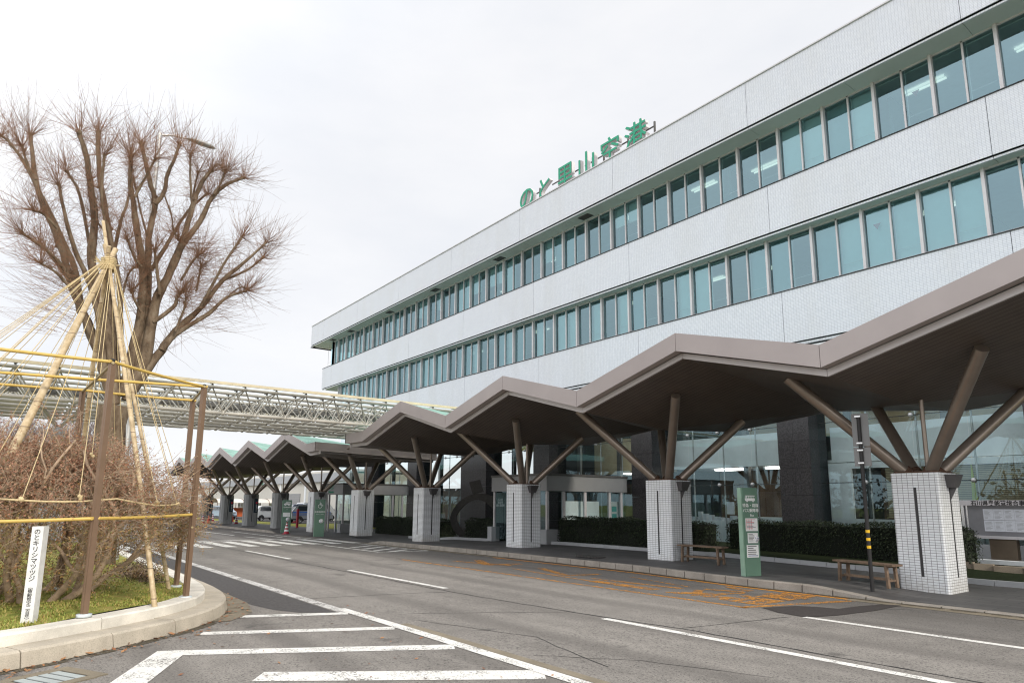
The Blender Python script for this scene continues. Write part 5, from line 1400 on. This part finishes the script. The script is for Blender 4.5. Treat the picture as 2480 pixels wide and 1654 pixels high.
for _ in range(9000):
    x = r3.uniform(-75, 60); y = r3.uniform(-62, -50); hh = 4.5 + 2.5*math.sin(x*.21) + 1.8*math.sin(x*.63 + 1); p = V(x, y, zr(x) + r3.random()**1.2 * hh); s = r3.uniform(.15, .42); a, b = rdir()*s, rdir()*s
    m.quad(p - a, p - b, p + a, p + b)
struct('far_wood', m, plain('far_winter_wood', (.075, .072, .055), .95, 0, .3, .2), kind='stuff')

# the frame of brown posts and yellow rails round the shrub
ZT = 3.45
PO = [(-9.77, .90), (-11.04, 2.28), (-12.71, 2.46), (-12.66, .80), (-9.68, -1.0), (-11.9, -1.9), (-12.85, -1.2)]
gf = thing('guard_frame', 'frame of brown coated posts with yellow rails round the azalea', 'frame', (-11.6, .6, zr(-11.6) + .25))
for i, (x, y) in enumerate(PO):
    z = zsoil(x, y) - .03; c, s = math.cos(.5), math.sin(.5); m = MB(); u, v = V(c, s, 0), V(-s, c, 0)
    if i >= 3: pass
    m.ext([tuple(V(x, y, z) + u*a + v*b) for a, b in ((-.032, -.032), (-.006, -.032), (0, -.027), (.006, -.032), (.032, -.032), (.032, .032), (.006, .032), (0, .027), (-.006, .032), (-.032, .032))], (0, 0, ZT - z - .02)); p = m.build('post', M_POSTBROWN, gf)
    m = MB(); m.lathe((x, y, z + .03), [(.001, 0), (.085, 0), (.085, .035), (.001, .035)], 16); m.build('base_disc', plain('pale_blue_base', (.55, .60, .62), .5) if i == 0 else bpy.data.materials['pale_blue_base'], p)
def rail(a, b, mt=None, r=.021, ext=.05):
    a, b = V(*a), V(*b); d = (b - a).normalized(); m = MB(); k = 10
    m.tube([a - d*ext + (b - a + d*2*ext)*(i/k) + V(0, 0, -.012*math.sin(PI*i/k)) for i in range(k + 1)], r, 10); return m.build('rail', mt or M_YBAMBOO, gf)
P3 = lambda i, z=ZT: (*PO[i], z)
rail(P3(0), P3(1)); rail(P3(0), P3(4)); rail(P3(1), P3(5)); rail(P3(2), P3(3)); rail(P3(3), P3(6)); rail(P3(0, ZT - .02), P3(3, ZT - .02), M_POSTBROWN if False else plain('dull_yellow_rail', (.34, .27, .14), .5), .018)
rail(P3(1), P3(2), bpy.data.materials['dull_yellow_rail'], .018); rail(P3(0, 1.47), P3(4, 1.44)); rail(P3(0, 1.47), P3(1, 1.49)); rail(P3(1, 1.30), P3(2, 1.3), bpy.data.materials['dull_yellow_rail'], .016)
for i in (0, 1):
    MB().ball(P3(i, ZT + .01), .035, 8, 5).build('clamp', M_RUBBER, gf); MB().ball(P3(i, 1.47), .03, 8, 5).build('clamp', M_RUBBER, gf)

# bamboo tripod with straw ropes
AP = V(-12.62, .94, 5.62)
tr = thing('bamboo_tripod', 'tripod of pale bamboo poles lashed at the top with straw ropes fanning down', 'plant support', (-12.0, .4, zr(-12) + .3))
for b, up, r0, r1 in (((-10.25, 1.75), .95, .036, .028), ((-12.43, 2.31), .32, .033, .026), ((-10.55, -.645), .36, .066, .042), ((-15.6, 1.02), .30, .040, .03)):
    B = V(*b, zsoil(*b) - .05); d = (AP - B).normalized(); T = AP + d*up + V(rr.uniform(-.05, .05), rr.uniform(-.05, .05), 0); m = MB(); n = 26; pts, rs = [], []
    for i in range(n + 1):
        f = i/n; c = B.lerp(T, f) + V(.02*math.sin(f*7 + b[0]), .02*math.sin(f*5), 0)
        for e, k in ((-.012, 1.0), (0, 1.09), (.012, .98)):
            pts.append(c + d*e); rs.append((r0 + (r1 - r0)*f)*k)
    m.tube(pts, rs, 12); m.build('bamboo_pole', M_BAMBOO, tr)
m = MB()
for k in range(7): m.tube([AP + V(.10*math.cos(a), .10*math.sin(a), -.10 + k*.03 + .01*math.sin(2*a)) for a in [2*PI*i/14 for i in range(15)]], .018, 6)
for _ in range(14): a = rr.uniform(0, 6.28); m.tube([AP + V(.10*math.cos(a), .10*math.sin(a), 0), AP + V(.2*math.cos(a), .2*math.sin(a), rr.uniform(-.02, .12))], .008, 4)
m.build('lashing', M_ROPE, tr)
BC = V(-12.15, -.05, 0)
def ringpt(a, j=0): return V(BC.x + 2.25*math.cos(a), BC.y + 2.42*math.sin(a), 1.67 + .05*math.sin(3*a + .6) + j)
def rope(mb, a, b, r, sag=.0, n=14):
    pts = []
    for i in range(n + 1):
        f = i/n; pts.append(a.lerp(b, f) - V(0, 0, sag*4*f*(1-f)))
    return mb.tube(pts, r, 5)
for k in range(27):
    a = -1.75 + k * (2*PI/27) + rr.uniform(-.04, .04); e = ringpt(a)
    if k % 3 == 1: e = V(BC.x + (e.x - BC.x)*.72, BC.y + (e.y - BC.y)*.72, rr.uniform(1.9, 2.3))
    m = MB(); rope(m, AP + V(.09*math.cos(a), .09*math.sin(a), .02), e, .0055, rr.uniform(.0, .05))
    for _ in range(3): m.ball(e + rdir()*.02, .026, 6, 4)
    m.build('straw_rope', M_ROPE, tr)
m = MB(); pts = []
for i in range(73):
    a = 2*PI*i/72; sc_ = abs(math.sin(a*6)); pts.append(ringpt(a, -.05 + .05*(1 - sc_)))
m.tube(pts, .013, 6); m.build('hoop_rope', M_ROPE, tr)

# the azalea itself
az = thing('azalea_shrub', 'big spreading azalea with dry red-brown leaves and crooked bare stems', 'shrub', (-12.2, .0, zr(-12) + .3)); ra = random.Random(33)
st, lf, lt, br2 = MB(), MB(), MB(), MB(); tips = []
def shape_ok(p):
    q = V((p.x - BC.x)/2.3, (p.y - BC.y)/2.6, (p.z - 1.18)/.98); return q.length
def branch(p, d, ln, r, lev):
    n = 5; pts = [p]; dd = d.copy()
    if shape_ok(p) > (1.0 if lev else 9): return
    for i in range(n):
        dd = (dd + V(ra.uniform(-.38, .38), ra.uniform(-.38, .38), ra.uniform(-.12, .38)) - V((pts[-1].x - BC.x)/2.3, (pts[-1].y - BC.y)/2.6, 0)*.22).normalized(); pts.append(pts[-1] + dd*ln/n)
    (st if lev < 2 else br2).tube(pts, [r*(1 - .45*i/n) for i in range(n + 1)], 7 if lev < 2 else 4, False)
    if lev == 5 or ln < .14: tips.append((pts[-1], dd)); return
    for _ in range(ra.choice((2, 3, 3)) if lev else 4):
        j = ra.randrange(2, n + 1); e = (dd + V(ra.uniform(-1, 1), ra.uniform(-1, 1), ra.uniform(-.25, .6))*.8).normalized(); branch(pts[j], e, ln*ra.uniform(.55, .8), r*.55, lev + 1)
    tips.append((pts[-1], dd))
for bx, by, a, el, ln, r in ((-11.3, .75, .9, .35, 1.5, .055), (-11.2, .6, .35, .45, 1.5, .05), (-11.4, .2, -.2, .7, 1.4, .05), (-10.9, -.1, -.5, .9, 1.2, .06), (-11.0, -.3, -.9, .7, 1.4, .055), (-11.9, .9, 1.5, .5, 1.4, .05), (-12.6, .6, 2.2, .8, 1.3, .05), (-12.2, .0, .6, 1.2, 1.4, .05), (-12.6, -.6, 3.4, .8, 1.4, .05), (-11.9, -.8, -1.6, .7, 1.5, .05), (-11.2, .3, .1, .95, 1.3, .045), (-11.6, .9, 1.15, .85, 1.4, .045)):
    branch(V(bx, by, zsoil(bx, by) - .05), V(math.cos(a)*math.cos(el), math.sin(a)*math.cos(el), math.sin(el)), ln, r, 0)
def leaf(mb, p, s):
    n = rdir_a(); a = n.orthogonal().normalized(); c = n.cross(a); mb.quad(p - a*s, p - c*s*.5, p + a*s, p + c*s*.5)
def rdir_a():
    while True:
        v = V(ra.uniform(-1, 1), ra.uniform(-1, 1), ra.uniform(-1, 1))
        if .1 < v.length < 1: return v.normalized()
# leafy shoots at the branch ends, and fewer of them through the crown volume
def shoot(p, q, top, dense):
    d = (V(q.x, q.y, q.z*.5 + .6) + rdir_a()*.75).normalized(); ln = ra.uniform(.14, .40); pts = [p]
    for i in range(3): d = (d + rdir_a()*.4).normalized(); pts.append(pts[-1] + d*ln/3)
    br2.tube(pts, [.0048, .004, .0032, .002], 3, False)
    for _ in range(3):
        e = (d + rdir_a()*.95).normalized(); c = pts[ra.randrange(1, 4)]; c2 = c + e*ra.uniform(.05, .18); br2.tube([c, c2], [.003, .0015], 3, False)
        for _k in range(3): leaf(lt if top else lf, c2 + rdir_a()*.03, ra.uniform(.009, .018))
    for _ in range(dense): leaf(lt if top and ra.random() < .7 else lf, pts[ra.randrange(0, 4)] + rdir_a()*.055, ra.uniform(.010, .020))
for p, d in tips:
    q = V((p.x - BC.x)/2.3, (p.y - BC.y)/2.6, (p.z - 1.3)/1.1); top = p.z > 1.55
    if p.z < .62 and ra.random() < .25: continue
    for _ in range(3): shoot(p + rdir_a()*ra.uniform(0, .10), q, top, 6 if top else 16)
k = 0
while k < 3400:
    q = rdir_a() * (ra.random() ** .20); p = V(BC.x + q.x*2.25, BC.y + q.y*2.6, 1.25 + q.z*.95)
    lump = .5 + .5*math.sin(p.x*3.1 + 1.7*math.sin(p.y*2.3)) * math.sin(p.y*3.7 + p.z*2.9)
    low = p.z < .95
    if p.z < zsoil(p.x, p.y) + .10 or (low and ra.random() < .45 + .55*max(0, q.y)) or lump < ra.uniform(.1, .75) or q.x < -.55: continue
    k += 1; shoot(p, q, p.z > 1.55 - .25*q.x, 6 if p.z > 1.5 else 14)
print('azalea tips', len(tips), len(lf.f), len(lt.f))
# a few stray sprays reaching beyond the crown on the road side
for _ in range(170):
    a = ra.uniform(.4, 2.0); p = V(BC.x + 2.0*math.cos(a), BC.y + 2.35*math.sin(a), ra.uniform(1.3, 2.2)); d = (V(math.cos(a), math.sin(a), ra.uniform(-.1, .6)) + rdir_a()*.4).normalized(); pts = [p]
    for i in range(4): d = (d + rdir_a()*.3).normalized(); pts.append(pts[-1] + d*ra.uniform(.08, .16))
    br2.tube(pts, [.005, .004, .0035, .003, .002], 4, False)
    for _k in range(14): leaf(lt if ra.random() < .7 else lf, pts[ra.randrange(1, 5)] + rdir_a()*.06, ra.uniform(.008, .016))
st.build('stem', M_TWIG, az); br2.build('fine_branching', M_TWIG, az); lf.build('foliage', M_AZALEA, az); lt.build('tip_foliage', M_AZALEA2, az)
# low undergrowth shrub at the back of the island
t = thing('low_shrub', 'low dark reddish shrub on the planter behind the bamboo pole', 'shrub', (-14.6, 2.1, zr(-14.6) + .3)); m, l2 = MB(), MB()
for _ in range(1700):
    q = rdir_a()*ra.random()**.3; p = V(-14.9 + q.x*1.9, 2.2 + q.y*.42, zr(-14.6) + .30 + abs(q.z)*.36*(.7 + .3*math.sin(q.x*6)))
    leaf(l2, p, ra.uniform(.012, .024))
    if ra.random() < .25: m.tube([(p.x*.3 - 14.6*.7, p.y*.3 + 2.05*.7, zr(-14.6) + .25), p], [.008, .003], 3, False)
m.build('branching', M_TWIG, t); l2.build('foliage', leafy('low_shrub_leaves', [(.05, .05, .02), (.09, .04, .035), (.06, .07, .025), (.13, .06, .04)]), t)
